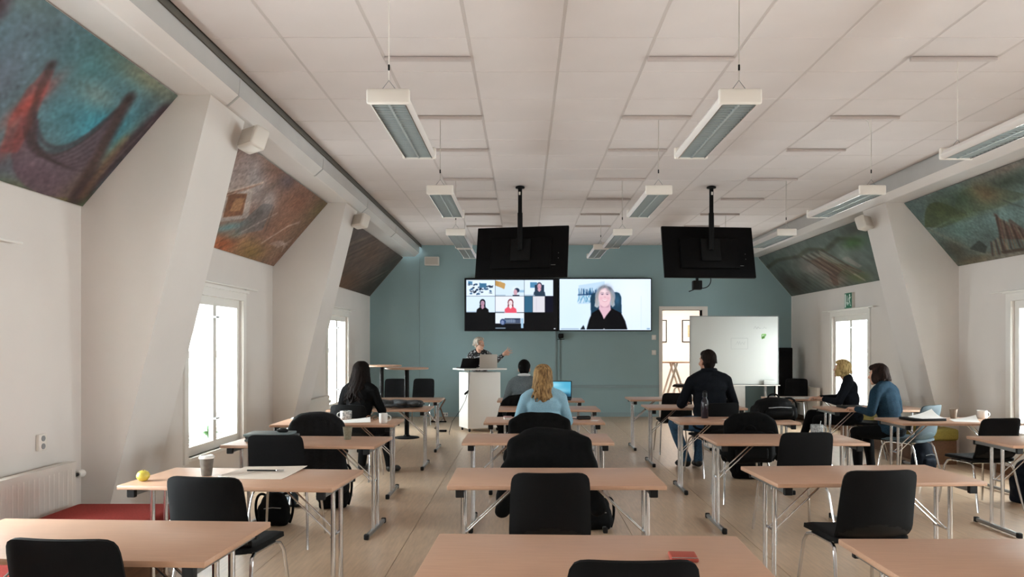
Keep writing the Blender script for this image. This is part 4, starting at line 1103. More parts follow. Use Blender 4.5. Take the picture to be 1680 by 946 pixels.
# things in the far right corner
t = thing('tall_loudspeaker', 'tall black column loudspeaker in the far right corner beside the whiteboard', 'loudspeaker', (5.17, 15.0, 0))
MB().rbox((0, 0, .74), (.28, .30, 1.40), .02).build('cabinet', M_BLACK, t); MB().box(-.17, .17, -.18, .18, 0, .04).build('base', M_BLACK, t, smooth=None)
MB().rbox((0, -.155, .76), (.23, .012, 1.24), .004).build('grille', M_CHAIR, t)
t = thing('storage_cabinet', 'low white cabinet on the teal wall behind the whiteboard', 'cabinet', (4.32, 15.4, 0))
MB().rbox((0, 0, .40), (.30, .42, .72), .005).build('body', M_WHITE, t)
MB().rbox((0, -.216, .40), (.28, .012, .69), .004).build('door', M_WHITE, t)
MB().box(-.14, .14, -.18, .18, 0, .045).build('plinth', M_GREY, t, smooth=None); MB().tube([(-.11, -.235, .5), (-.11, -.235, .6)], .005, 6).build('handle', M_METAL, t)
t = thing('power_strip', 'black power strip on the floor left of the lectern', 'power strip', (-1.40, 12.9, 0))
MB().rbox((0, 0, .022), (.14, .05, .036), .008).build('body', M_BLACKPL, t); MB().tube([(-.06, 0, .02), (-.2, .5, .008), (-.25, 2.6, .008)], .005, 6).build('cord', M_BLACKPL, t)
t = thing('music_stand', 'folded brown stand leaning at the wall left of the lectern', 'stand', (-1.66, 14.6, 0))
MB().tube([(-.12, -.1, .01), (.1, .25, .42)], .014, 8).build('leg', M_BROWN, t); MB().tube([(.14, -.1, .01), (.02, .12, .26)], .014, 8).build('leg', M_BROWN, t); MB().tube([(-.14, -.1, .016), (.16, -.1, .016)], .012, 8).build('foot', M_BLACK, t)

# next room
for x0, lab in ((3.30, 'black framed picture seen through the doorway, the left one'), (4.21, 'black framed picture with a tan print seen through the doorway, the right one')):
    t = thing('framed_picture', lab, 'picture', (x0 + .24, 20.0, 1.86), 0, 'pictures in the next room')
    MB().box(-.24, .24, -.012, 0, -.29, .29).build('mat_board', M_WHITE, t, smooth=None)
    for b in ((-.25, .25, -.03, 0, .275, .295), (-.25, .25, -.03, 0, -.295, -.275), (-.25, -.23, -.03, 0, -.275, .275), (.23, .25, -.03, 0, -.275, .275)):
        MB().box(*b).build('frame_bar', M_BLACK, t, smooth=None)
    MB().box(-.10, .10, -.0135, -.012, -.16, .16).build('print', mat('tan_print', '#cbb894', .8, noise=.3, nscale=30), t, smooth=None)
t = thing('trestle_table', 'tall table with slanted pale legs in the next room', 'table', (3.60, 18.0, 0))
MB().rbox((0, 0, 1.08), (.72, .60, .03), .005).build('tabletop', M_BEECH, t)
for y in (-.24, .24):
    MB().tube([(-.06 + .0, y, 1.065), (.30, y, .0)], .026, 10).build('leg', M_PLASTIC, t); MB().tube([(.02, y + .01, 1.065), (-.32, y + .01, .0)], .026, 10).build('leg', M_PLASTIC, t)
ch = copy_tree(chair0); place(ch, 'black chair beside the tall table in the next room', 3.70, 17.35, 75); ch.scale = (1.22, 1.22, 1.22)
ch['group'] = 'black seminar chairs with chrome legs'

# ------------------------------------------------------------------ people
def fabric(name, col, col2=None, ns=40, n=.25, b=.35):
    return mat(name, col, .9, noise=n, nscale=ns, bump=b, bscale=320, col2=col2, spec=.15)
def skin(name, col): return mat(name, col, .55, noise=.08, nscale=25)
SK_FAIR = skin('fair_skin', '#c99b84'); SK_TAN = skin('warm_skin', '#a87760')

def head_prims(mb, H):
    def E(c, r): mb.ell(H @ Vector(c), r, H.to_3x3())
    def Cc(a, ra, b, rb): mb.cap(H @ Vector(a), ra, H @ Vector(b), rb)
    E((0, -.012, .032), (.074, .092, .086)); E((0, .028, -.02), (.060, .064, .088)); E((0, .045, -.075), (.042, .040, .035)); E((0, .070, -.098), (.022, .018, .018))
    Cc((0, .086, .012), .008, (0, .106, -.028), .012); E((0, .094, -.033), (.018, .012, .010)); E((0, .085, -.062), (.024, .011, .006)); E((0, .085, -.072), (.021, .011, .007))
    E((0, .078, .030), (.048, .014, .012))
    for s in (-1, 1):
        E((s * .040, .062, -.028), (.022, .022, .022)); E((s * .075, -.008, -.012), (.011, .019, .032)); E((s * .066, -.005, -.02), (.014, .016, .022))

def hand_prims(mb, W, d, n, curl=25, spread=6, k=1.0, thumb=1):
    """palm, four jointed fingers of unequal length and a thumb; d along the fingers, n out of the back of the hand"""
    W = Vector(W); d = Vector(d).normalized(); n = Vector(n); n = (n - d * n.dot(d)).normalized(); sd = d.cross(n) * thumb
    kn = []
    for i, (o, L) in enumerate(((.030, .074), (.010, .082), (-.011, .076), (-.031, .060))):
        q = W + (d * .088 + sd * o) * k; kn.append(q)
        mb.cap(W + sd * (o * .6) * k, .015 * k, q, .0125 * k)
        a = R(spread) * o / .02; f = (d * math.cos(a) + sd * math.sin(a)).normalized(); p = q; ang = R(curl) * .6
        for j, t in enumerate((.45, .30, .25)):
            g = f * math.cos(ang) - n * math.sin(ang); e = p + g * (L * t * k)
            mb.cap(p, (.0095 - .001 * j) * k, e, (.0088 - .001 * j) * k, 8); p = e; ang += R(curl)
    b = W + (d * .025 + sd * .026 - n * .004) * k; m = b + (d * .032 + sd * .026 - n * .008) * k; e = m + (d * .030 + sd * .010 - n * .004) * k
    mb.cap(W + d * .02 * k, .017 * k, b, .014 * k); mb.cap(b, .0135 * k, m, .011 * k); mb.cap(m, .0105 * k, e, .009 * k)

def strands(mb, H, n, length, r=.010, wave=0.0, front=55, seed=1, spread=1.0, back=0.0, fringe=False, side_len=None):
    g = random.Random(seed)
    for i in range(n):
        th = R(front + (360 - 2 * front) * (i + g.uniform(.1, .9)) / n)        # 0 is the face
        if fringe: th = 2 * math.pi * (i + g.random()) / n
        front_ness = math.cos(th)
        pts = []; rr = []
        top = g.uniform(4, 30); low = 96 if front_ness < .45 else 58
        m = 7
        for j in range(m):
            ph = R(top + (low - top) * j / (m - 1)); k = 1.0 + g.uniform(0, .05)
            pts.append(Vector((.080 * k * math.sin(ph) * math.sin(th), -.014 + .098 * k * math.sin(ph) * math.cos(th), .035 + .090 * k * math.cos(ph))))
            rr.append(r * (.8 if j == 0 else 1))
        if front_ness < .45:
            L = (length if side_len is None or front_ness < -.2 else side_len) * g.uniform(.8, 1.05); a0 = g.uniform(0, 6.28); p = pts[-1]
            for j in range(1, 8):
                t = j / 7
                sp = 1 + spread * .22 * t
                q = Vector((p.x * sp + wave * math.sin(a0 + 9 * t) * t, p.y * (1 + .05 * t) - back * t - .02 * t * (1 if p.y < 0 else -1) + wave * .6 * math.cos(a0 + 7 * t) * t, p.z - L * t))
                pts.append(q); rr.append(r * (1 - .55 * t))
        for a, b, c, e in zip(pts[:-1], rr[:-1], pts[1:], rr[1:]): mb.cap(H @ a, a and b, H @ c, e, 6)

def figure(name, label, loc, rz, sc=1.0, lean=4, wide=1.0, skinm=SK_FAIR, top=None, legs=None, shoe=None, hairm=None, hair='short',
           head=(0, 0, 0), arms=None, leg=None, stand=None, hands=None, wrinkle=.004, collar=None, group='people seated at the desks', hairarg=None, neck_out=False):
    t = thing(name, label, 'person', loc, rz, group); t.scale = (sc, sc, sc)
    up = stand or 0.0
    hipz = .53 + up
    LM = Matrix.Translation((0, 0, hipz)) @ Matrix.Rotation(R(-lean), 4, 'X') @ Matrix.Translation((0, 0, -.53))
    def T(p): return LM @ Vector(p)
    w_ = wide
    arms = arms or {}
    A = {}
    for s, k in ((1, 'r'), (-1, 'l')):
        sh = T((s * .165 * w_, -.015, .995))
        e, wr = arms.get(k, ((s * .25, .10, .76), (s * .14, .38, .775)))
        A[k] = (sh, Vector(e), Vector(wr))
    if leg is None:
        leg = {'r': ((.10, .40, .50), (.12, .36, .09), (.13, .52, .04)), 'l': ((-.10, .40, .50), (-.12, .36, .09), (-.13, .52, .04))}
    def torso(mb, g):
        def E(c, r): mb.ell(T(c), (r[0] * w_ + g, r[1] + g, r[2] + g), LM.to_3x3())
        E((0, 0, .55), (.168, .118, .10)); E((0, .005, .66), (.145, .103, .13)); E((0, -.005, .80), (.150, .108, .16)); E((0, -.02, .93), (.160, .100, .11))
        mb.cap(T((-.14 * w_, -.02, 1.0)), .055 + g, T((.14 * w_, -.02, 1.0)), .055 + g)
        for s in (-1, 1): mb.cap(T((s * .02, -.03, 1.075)), .045 + g, T((s * .135 * w_, -.02, 1.015)), .052 + g)
    def limbs(mb, g, cut=0.0, upper=True):
        for k, (sh, e, wr) in A.items():
            mb.cap(sh, .052 + g, e, .040 + g); mb.cap(e, .041 + g, wr + (e - wr) * cut, .027 + g * .8)
    def lower(mb, g):
        mb.ell(T((0, 0, .55)), (.172 * w_ + g, .122 + g, .10 + g), LM.to_3x3())
        for s, k in ((1, 'r'), (-1, 'l')):
            kn, an, toe = (Vector(q) for q in leg[k])
            mb.cap((s * .085, .02, hipz), .088 + g, kn, .058 + g); mb.cap(kn, .058 + g, an, .040 + g)
    H = LM @ Matrix.Translation((0, .025, 1.205)) @ Matrix.Rotation(R(lean * .8 + head[1]), 4, 'X') @ Matrix.Rotation(R(head[0]), 4, 'Z') @ Matrix.Rotation(R(head[2]), 4, 'Y')
    mb = MB(); torso(mb, -.004); limbs(mb, 0); lower(mb, -.004)
    mb.cap(T((0, -.025, 1.03)), .055, H @ Vector((0, -.02, -.06)), .050)
    head_prims(mb, H)
    for s, k in ((1, 'r'), (-1, 'l')):
        kn, an, toe = (Vector(q) for q in leg[k]); mb.cap(an, .035, toe, .028)
        hd = (hands or {}).get(k)
        sh, e, wr = A[k]
        d = (wr - e).normalized() if hd is None else Vector(hd[0])
        n = Vector((0, 0, 1)) if hd is None else Vector(hd[1])
        hand_prims(mb, wr, d, n, *( (28, 4) if hd is None else (hd[2], hd[3])), 1.0, -s if hd is None or len(hd) < 5 else hd[4])
    body = fuse(mb, 'body', skinm, .0065, 3, parent=t)
    for s in (-1, 1):
        MB().ell(H @ Vector((s * .030, .081, .006)), (.013, .010, .0075), H.to_3x3()).build('eye', mat('eye_white', '#cfc8c2', .3), body)
        MB().ell(H @ Vector((s * .030, .0885, .006)), (.0055, .004, .0055), H.to_3x3()).build('iris', mat('eye_dark', '#2c2622', .2), body)
    mb = MB(); torso(mb, .014); limbs(mb, .012, .10)
    fuse(mb, 'upper_garment', top, .010, 5, wrinkle, 16, parent=t)
    mb = MB(); lower(mb, .010); fuse(mb, 'trousers', legs, .011, 5, wrinkle * .8, 14, parent=t)
    for s, k in ((1, 'r'), (-1, 'l')):
        kn, an, toe = (Vector(q) for q in leg[k])
        mb = MB().cap(an + Vector((0, -.01, -.03)), .047, toe, .038).ell(toe + Vector((0, 0, -.005)), (.045, .06, .033))
        fuse(mb, 'shoe', shoe, .010, 3, parent=t)
    if collar is not None:
        mb = MB(); pts = []
        for i in range(15):
            a = R(-150 + 300 * i / 14 - 90); pts.append(T((.070 * math.cos(a), -.024 + .070 * math.sin(a), 1.108)))
        mb.tube(pts, .021, 8); fuse(mb, 'collar', collar, .007, 3, parent=t)
    mb = MB()
    def E(c, r): mb.ell(H @ Vector(c), r, H.to_3x3())
    ha = hairarg or {}
    if hair == 'short':
        E((0, -.026, .040), (.0785, .0905, .086)); E((0, -.042, -.012), (.071, .060, .075)); E((0, -.036, -.055), (.056, .050, .050)); E((0, .004, .078), (.067, .074, .048))
        strands(mb, H, 46, .05, .008, .0, 105, ha.get('seed', 1), -.5)
    else:
        E((0, -.026, .043), (.080, .092, .088))
    if hair == 'short': pass
    elif hair == 'bob':
        E((0, -.045, -.02), (.083, .066, .095)); E((0, .03, .085), (.072, .064, .042))
        for s in (-1, 1): E((s * .066, .008, -.035), (.022, .050, .075))
        strands(mb, H, 80, ha.get('length', .075), .012, .004, 40, ha.get('seed', 2), ha.get('spread', .2), fringe=True)
    elif hair == 'crop':
        E((0, -.045, -.005), (.077, .062, .075)); E((0, .03, .088), (.066, .062, .040))
        strands(mb, H, 70, .05, .012, .008, 52, 4, .3, fringe=True)
    else:
        E((0, -.045, -.02), (.082, .064, .10)); E((0, .015, .085), (.066, .066, .040))
        strands(mb, H, ha.get('n', 100), ha.get('length', .34), ha.get('r', .012), ha.get('wave', .012), 48, ha.get('seed', 3), ha.get('spread', .5), ha.get('back', .03))
    fuse(mb, 'hair', hairm, .0055, 1, parent=t)
    return t

K_BLACK = fabric('black_cloth', '#08080a', ns=60); K_DARK = fabric('charcoal_cloth', '#0d0d10', ns=60); K_NAVY = fabric('navy_cloth', '#0d1017', ns=50)
K_BLUE = fabric('light_blue_knit', '#86a9ba', ns=120, n=.15); K_GREYK = fabric('grey_knit', '#6d7578', '#4d5558', 160, .4); K_TEAL = fabric('teal_blue_knit', '#20394a', '#14242f', 140, .4)
K_JEANS = fabric('blue_denim', '#3a566e', '#2a4055', 90, .3); K_PRINT = mat('black_white_print', '#0c0c0e', .8, noise=.5, nscale=38, col2='#0c0c0e')
nt = K_PRINT.node_tree; rp = [n for n in nt.nodes if n.type == 'VALTORGB'][0]
rp.color_ramp.elements[0].position = .56; rp.color_ramp.elements[0].color = (.01, .01, .012, 1); rp.color_ramp.elements[1].position = .60; rp.color_ramp.elements[1].color = (.5, .5, .52, 1)
SHOE = mat('dark_shoe', '#141312', .5)
def hairmat(n, a, b): return mat(n, a, .7, noise=.5, nscale=22, col2=b, stretch=(3, 3, .5), spec=.1)
H_BLACK = hairmat('black_hair', '#0a0807', '#050404'); H_DKBROWN = hairmat('dark_brown_hair', '#170e0b', '#080504'); H_BLOND = hairmat('blond_hair', '#96774f', '#4c3826')
H_LBLOND = hairmat('light_blond_hair', '#b59c6c', '#6d5734'); H_GREY = hairmat('grey_blond_hair', '#b5aca0', '#7f766c'); H_BROWN = hairmat('short_brown_hair', '#1f1510', '#0e0a08'); H_MID = hairmat('brown_bob_hair', '#2a1c18', '#130d0b')

figure('person', 'woman with long wavy dark hair in black, sitting by the left window', (-1.88, 8.50, 0), -10, .985, 8, .98, SK_FAIR, K_BLACK, K_BLACK, SHOE, H_DKBROWN, 'long', (-12, 0, 0),
       hairarg=dict(length=.36, wave=.028, n=150, spread=2.6, back=.05, seed=3, r=.015),
       leg={'r': ((.16, .42, .50), (.26, .34, .09), (.30, .48, .04)), 'l': ((-.08, .42, .50), (-.10, .36, .09), (-.10, .52, .04))})
figure('person', 'man with short black hair in a grey sweater and white collar at the front', (.0, 10.02, 0), 0, .985, 10, 1.0, SK_FAIR, K_GREYK, K_DARK, SHOE, H_BLACK, 'short', (0, 2, 0), collar=mat('white_collar', '#cfd0d0', .8))
figure('person', 'woman with long blond hair in a light blue sweater, seen from behind', (.19, 7.24, 0), 3, .985, 8, 1.03, SK_FAIR, K_BLUE, K_DARK, SHOE, H_BLOND, 'long', (-8, 0, 0),
       hairarg=dict(length=.25, wave=.022, n=130, spread=.7, back=.05, seed=8, r=.013))
figure('person', 'man with short brown hair in a black jacket and jeans, seen from behind', (2.17, 8.78, 0), 8, 1.085, 5, 1.17, SK_TAN, K_NAVY, K_JEANS, SHOE, H_BROWN, 'short', (14, 0, 0), wrinkle=.006, collar=K_NAVY,
       arms={'r': ((.30, .06, .74), (.16, .34, .74)), 'l': ((-.30, .06, .74), (-.17, .34, .74))},
       leg={'r': ((.04, .40, .50), (.0, .34, .09), (.02, .48, .04)), 'l': ((-.28, .36, .50), (-.13, .36, .09), (-.17, .50, .04))})
figure('person', 'woman with short blond hair in black, sitting sideways before the right window', (4.37, 9.98, 0), 62, .985, 10, .95, SK_FAIR, K_NAVY, K_BLACK, SHOE, H_LBLOND, 'bob', (-22, 10, 0), hairarg=dict(length=.06, spread=.1, seed=6),
       arms={'r': ((.20, .20, .78), (.06, .44, .79)), 'l': ((-.22, .16, .76), (-.06, .38, .785))},
       leg={'r': ((.06, .54, .56), (.02, .66, .20), (.02, .80, .13)), 'l': ((-.10, .44, .50), (-.12, .46, .09), (-.12, .60, .04))})
figure('person', 'woman with a brown bob in a blue sweater, sitting at the right', (4.13, 8.42, 0), 30, .98, 14, 1.0, SK_FAIR, K_TEAL, K_BLACK, SHOE, H_MID, 'bob', (16, -2, 0), hairarg=dict(length=.10, spread=.15, seed=9), wrinkle=.005)
# the speaker at the lectern, facing the room
figure('person', 'speaker with short grey blond hair in a black and white blouse, one arm stretched out', (-.82, 13.85, 0), 180, 1.0, 6, .98, SK_FAIR, K_PRINT, K_BLACK, SHOE, H_GREY, 'crop', (52, 4, 0), stand=.31, group='speaker',
       arms={'l': ((-.30, .28, 1.195), (-.455, .42, 1.325)), 'r': ((.24, .16, 1.08), (.16, .40, 1.15))},
       leg={'r': ((.10, .03, .45), (.11, -.02, .09), (.12, .13, .04)), 'l': ((-.10, .03, .45), (-.11, -.02, .09), (-.12, .13, .04))},
       hands={'l': ((-.80, .05, .55), (.0, -1, .0), 6, 20, -1)})

# ------------------------------------------------------------------ coats, bags
def coat(name, label, chair_xy, rz, width, drop, m, thick=.05, sleeves=True, wr=.008, seed=1, furry=False, top=.86, flare=1.15, asym=0.0):
    g = random.Random(seed); x, y = chair_xy
    mb = MB(); n = 7
    for i in range(n):
        u = (i / (n - 1) - .5); xi = u * width
        dd = drop * (1 - .15 * abs(u) + g.uniform(-.05, .05) + asym * u)
        z0 = top - .06 * (2 * u) ** 4
        mb.cap((xi * .95, -.285, z0), thick, (xi * flare, -.345, z0 - dd), thick * 1.05)
        mb.cap((xi * .95, -.285, z0), thick, (xi * .9, -.205, z0 - .16), thick * .7)
        if i:
            for q in (0, .25, .5, .75): mb.cap((px_ * .95 * (1 - q) + px_ * flare * q, -.285 - .06 * q, pz_ - pd_ * q), thick, (xi * .95 * (1 - q) + xi * flare * q, -.285 - .06 * q, z0 - dd * q), thick)
        px_, pz_, pd_ = xi, z0, dd
    if sleeves:
        for s in (-1, 1):
            mb.chain([(s * width * .46, -.28, top - .08), (s * width * .62, -.33, top - .28), (s * width * .58, -.34, top - drop * .95)], [.055, .058, .045])
    o = fuse(mb, name, m, .013, 4, wr, 20, None)
    return tag(o, label, 'coat', 'coats hung over chair backs', (x, y, 0), rz)
K_COAT = fabric('black_coat_cloth', '#060607', ns=30); K_FUR = mat('black_fur', '#090a0e', .8, spec=.3, noise=.6, nscale=70, bump=.9, bscale=90)
coat('jacket', 'large black jacket draped over the chair at the third middle desk', (.185, 5.68), 0, .50, .50, K_COAT, .06, True, .011, 3, top=.845, flare=1.35)
coat('coat', 'black coat with buttons over the chair of the blond woman in light blue', (.14, 7.13), 0, .50, .34, K_COAT, .045, False, .005, 4, top=.845)
coat('coat', 'black coat over the chair of the man in the grey sweater', (-.05, 9.88), 0, .42, .42, K_COAT, .045, True, .006, 5, top=.82)
coat('coat', 'shiny black fur coat over the chair before the patterned cup desk', (-1.90, 7.17), 0, .42, .58, K_FUR, .055, False, .010, 6, top=.83, flare=1.18, asym=.1)
coat('coat', 'black coat over the chair before the water bottle desk', (2.10, 7.27), 0, .42, .34, K_COAT, .045, False, .006, 7, top=.83)

def bag(name, label, loc, rz, w, d, h, m, straps=1, pocket=True, cat='bag', lean=0, seed=1):
    t = thing(name, label, cat, loc, rz)
    M = Matrix.Rotation(R(lean), 4, 'X')
    mb = MB().ell((0, 0, h * .42), (w * .5, d * .5, h * .42)).ell((0, 0, h * .25), (w * .52, d * .52, h * .25)).ell((0, 0, h * .70), (w * .40, d * .40, h * .30))
    mb.rbox((0, 0, h * .30), (w * .86, d * .8, h * .60), .03); mb.xf(M)
    fuse(mb, 'bag_body', m, .011, 4, .005, 22, t)
    if pocket:
        mb = MB().rbox((0, -d * .46, h * .30), (w * .62, d * .22, h * .36), .03).xf(M); fuse(mb, 'front_pocket', m, .010, 4, .003, 22, t)
    for s in ((-1, 1) if straps > 1 else (1,)):
        MB().tube([M @ Vector(p) for p in bezier([(s * w * .25, d * .1, h * .88), (s * w * .6, d * .2, h * 1.1), (s * w * .62, d * .1, h * .4), (s * w * .45, d * .1, h * .04)])], .011, 6).build('strap', m, t)
    MB().tube([M @ Vector(p) for p in bezier([(-w * .12, 0, h * .97), (-w * .1, 0, h * 1.18), (w * .1, 0, h * 1.18), (w * .12, 0, h * .97)])], .009, 6).build('handle', m, t)
    MB().tube([M @ Vector(p) for p in ((-w * .25, -d * .5, h * .56), (0, -d * .54, h * .59), (w * .25, -d * .5, h * .56))], .004, 6).build('zip', M_METAL, t)
    return t
K_BAG = mat('black_nylon', '#050506', .75, spec=.12, noise=.3, nscale=40, bump=.3, bscale=200); K_BAGN = mat('navy_nylon', '#0d141f', .75, spec=.15, noise=.3, nscale=40, bump=.3, bscale=200)
bag('handbag', 'black handbag with long straps on the floor below the folder desk', (-2.08, 6.25, 0), 10, .27, .18, .28, K_BAG, 2, False, 'bag')
bag('backpack', 'black backpack on the floor below the fur coat chair', (-1.76, 6.93, 0), 10, .30, .20, .42, K_BAG, 1)
bag('backpack', 'black backpack lying on the desk right of the man in black', (2.60, 7.84, TZ), 8, .50, .30, .23, K_BAG, 1)
bag('shoulder_bag', 'black shoulder bag with silver buckles hung on the coat chair', (2.06, 6.88, .42), 4, .50, .14, .30, K_BAG, 1)
bag('backpack', 'black backpack on the floor right of the man in black', (2.48, 8.45, 0), -10, .34, .22, .42, K_BAG, 1)
bag('backpack', 'navy backpack on the floor at the right edge of the photo', (4.80, 7.15, 0), 15, .34, .24, .42, K_BAGN, 1)
bag('backpack', 'dark navy bag on the floor behind the desk with the white mug', (4.62, 8.70, 0), 15, .26, .22, .42, K_BAGN, 1)
bag('handbag', 'small black bag on the floor below the third middle desk', (.60, 6.12, 0), 0, .24, .18, .27, K_BAG, 1, False)
for i, (x, y, rz, lab) in enumerate(((-2.14, 6.98, 70, 'blue grey ankle boot standing under the left desks'), (-2.28, 7.10, 110, 'dark ankle boot lying on its side under the left desks'))):
    t = thing('ankle_boot', lab, 'boot', (x, y, 0), rz)
    mb = MB().cap((0, .0, .06), .045, (0, .01, .17), .045).cap((0, .02, .045), .042, (0, .14, .035), .034)
    if i: mb.xf(Matrix.Translation((0, 0, .05)) @ Matrix.Rotation(R(88), 4, 'Y'))
    fuse(mb, 'upper', mat('boot_blue', '#3f5362', .5) if i == 0 else SHOE, .008, 3, parent=t)
    if not i: MB().rbox((0, .06, .008), (.08, .23, .016), .006).build('sole', M_BLACKPL, t)
    else: MB().rbox((-.052, .06, .05), (.014, .23, .08), .006).build('sole', M_PLASTIC, t)

# a crumpled grey garment on the fifth left desk
mb = MB(); g = random.Random(5)
for i in range(22):
    a = (g.uniform(-.30, .30), g.uniform(-.12, .12), TZ + .028 + g.uniform(0, .05)); mb.ell(a, (g.uniform(.10, .20), g.uniform(.05, .09), g.uniform(.018, .030)), Matrix.Rotation(g.uniform(-.7, .7), 3, 'Z') @ Matrix.Rotation(g.uniform(-.12, .12), 3, 'Y'))
o = fuse(mb, 'folded_garment', fabric('grey_wool', '#55585a', '#2b2d30', 14, .5), .010, 3, .004, 30)
tag(o, 'crumpled grey garment lying on a left desk before the dark haired woman', 'clothing', None, (-1.62, 9.24, 0))

# ------------------------------------------------------------------ things on the desks
def mug(x, y, r, h, m, lab, hand=1, name='mug', z=TZ, spoon=False):
    t = thing(name, lab, 'mug', (x, y, z))
    MB().lathe([(r * .82, 0), (r * .9, .004), (r, h * .25), (r, h), (r - .004, h), (r - .005, h * .2), (r * .7, .008), (.001, .008)], seg=28).build('cup_body', m, t)
    MB().tube(bezier([(hand * r * .95, 0, h * .8), (hand * (r + .045), 0, h * .85), (hand * (r + .04), 0, h * .15), (hand * r * .95, 0, h * .25)]), .005, 8).build('handle', m, t)
    if spoon: MB().tube([(r * .3, 0, .02), (r * .75, .01, h + .03)], .003, 6).build('spoon', M_CHROME, t)
    return t
M_PORC = mat('white_porcelain', '#dedcd8', .2); M_SPECK = mat('speckled_porcelain', '#a9adad', .3, noise=.5, nscale=120, col2='#3e4446')
M_PATT = mat('patterned_porcelain', '#dcdcd8', .25, noise=.5, nscale=45, col2='#4a5058')
mug(-1.39, 7.42, .042, .098, M_PORC, 'plain white mug at the right end of the left desk with glasses')
t = mug(-1.85, 7.80, .060, .088, M_PATT, 'white cup with a dark leaf pattern beside the papers', -1, 'cup')
mug(2.50, 6.42, .052, .092, M_SPECK, 'grey speckled mug with a spoon on the right desk', 1, spoon=True)
mug(4.80, 7.88, .050, .085, M_PORC, 'plain white mug on the far right desk beside the paper cup', 1)
def paper_cup(x, y, h, m, lab, lid=False):
    t = thing('paper_cup', lab, 'cup', (x, y, TZ)); r = h * .38
    MB().lathe([(r * .68, 0), (r * .72, .004), (r, h), (r + .003, h + .002), (r - .002, h), (r * .68, .01), (.001, .01)], seg=24).build('cup_body', m, t)
    if lid: MB().lathe([(r + .004, h - .002), (r + .005, h + .006), (r * .85, h + .016), (r * .8, h + .012), (.001, h + .012)], seg=24).build('lid', M_PORC, t)
    else: MB().lathe([(r * .9, h * .7), (.001, h * .7)], seg=20).build('coffee', mat('coffee', '#2a1a10', .15), t)
    return t
M_KRAFT = mat('kraft_paper_cup', '#7c7562', .7, noise=.3, nscale=60); M_KRAFT2 = mat('grey_paper_cup', '#625a52', .7, noise=.3, nscale=40)
paper_cup(-1.88, 4.45, .105, M_KRAFT2, 'grey paper cup on the left desk with the white sheet', True)
paper_cup(-1.445, 6.15, .100, M_KRAFT, 'brown paper cup on the left desk beyond the pile of folders')
paper_cup(4.50, 7.88, .098, mat('brown_paper_cup', '#8b7d6e', .7), 'brown paper cup with a white rim on the far right desk')
t = thing('yellow_fruit', 'yellow green fruit on the corner of the left desk', 'fruit', (-2.165, 4.27, TZ))
MB().lathe([(.008, 0), (.022, .005), (.035, .022), (.036, .034), (.028, .052), (.012, .061), (.004, .059)], seg=24).build('flesh', mat('yellow_peel', '#c9b84a', .4, noise=.15, nscale=60, bump=.2, bscale=400), t)
MB().cap((0, 0, .058), .003, (.003, 0, .066), .002, 6).build('stem', M_BROWN, t)
t = thing('water_bottle', 'dark purple water bottle standing on the desk behind the man in black', 'bottle', (1.905, 7.93, TZ))
MB().lathe([(.033, 0), (.037, .006), (.037, .165), (.033, .185), (.021, .205), (.020, .225)], seg=28).build('bottle_body', mat('dark_purple_plastic', '#191421', .2), t)
MB().lathe([(.024, .222), (.025, .226), (.025, .262), (.018, .268)], seg=24).build('cap', M_BLACKPL, t); MB().tube(bezier([(-.02, 0, .262), (-.024, 0, .292), (.024, 0, .292), (.02, 0, .262)]), .005, 6).build('loop', M_BLACKPL, t)
MB().box(-.006, .014, -.0378, -.0372, .135, .15).build('label_mark', M_GREY, t, smooth=None)
def sheet(name, x, y, w, d, rz, lab, m, z=TZ + .001, curl=.0, cat='paper', group=None, nu=10):
    mb = MB(); n = nu; vs = []; fs = []
    for j in range(2):
        for i in range(n + 1):
            for k in range(n + 1):
                a, b = i / n - .5, k / n - .5; vs.append((a * w, b * d, curl * max(0, b + a * .6) ** 2 * 4 + j * -.0012 + .0014))
    N = (n + 1) ** 2
    for i in range(n):
        for k in range(n):
            q = i * (n + 1) + k; fs.append((q, q + n + 1, q + n + 2, q + 1)); fs.append((N + q, N + q + 1, N + q + n + 2, N + q + n + 1))
    rim = [i * (n + 1) for i in range(n + 1)] + [n * (n + 1) + k for k in range(1, n + 1)] + [i * (n + 1) + n for i in range(n - 1, -1, -1)] + [k for k in range(n - 1, 0, -1)]
    for a, b in zip(rim, rim[1:] + rim[:1]): fs.append((a, b, N + b, N + a))
    o = mb.add(vs, fs).build(name, m, None, smooth=60)
    return tag(o, lab, cat, group, (x, y, z), rz)
M_PAPER = mat('white_paper', '#e3e0dc', .8); M_PAPERW = mat('cream_card', '#cdbfb2', .7)
sheet('large_sheet', -1.58, 4.54, .40, .42, -4, 'large pale sheet with a pen on it on the left desk', M_PAPERW, curl=.004)
t = thing('pen', 'dark pen lying on the large pale sheet', 'pen', (-1.58, 4.56, TZ + .012), -3); MB().cap((-.10, 0, 0), .005, (.08, 0, 0), .005, 8).build('barrel', M_BLACKPL, t); MB().cap((.08, 0, 0), .006, (.12, 0, 0), .006, 8).build('pen_cap', M_CHROME, t)
t = thing('earphone_cord', 'thin white cord looping beside the grey paper cup', 'cord', (-1.80, 4.42, TZ + .003)); MB().tube(bezier([(0, .0, 0), (.03, -.08, .0), (.14, -.05, .0), (.14, .12, 0), (.18, .2, .006)]), .0025, 6).build('cord', M_PLASTIC, t)
for i, (dx, rz, m, lab) in enumerate(((0, 3, 'folder_grey', 'grey folder at the bottom of the pile on the left desk'), (.01, -4, 'folder_dark', 'dark laptop in the middle of the pile on the left desk'), (-.01, 2, 'folder_teal', 'teal grey folder on top of the pile on the left desk'))):
    t = thing(('folder', 'laptop', 'folder')[i], lab, ('folder', 'laptop', 'folder')[i], (-2.06 + dx, 6.13, TZ + .020 * i), rz); MB().rbox((0, 0, .010), (.36, .25, .019), .006).build('cover', mat(m, ('#6c7274', '#3c4245', '#667376')[i], .5), t)
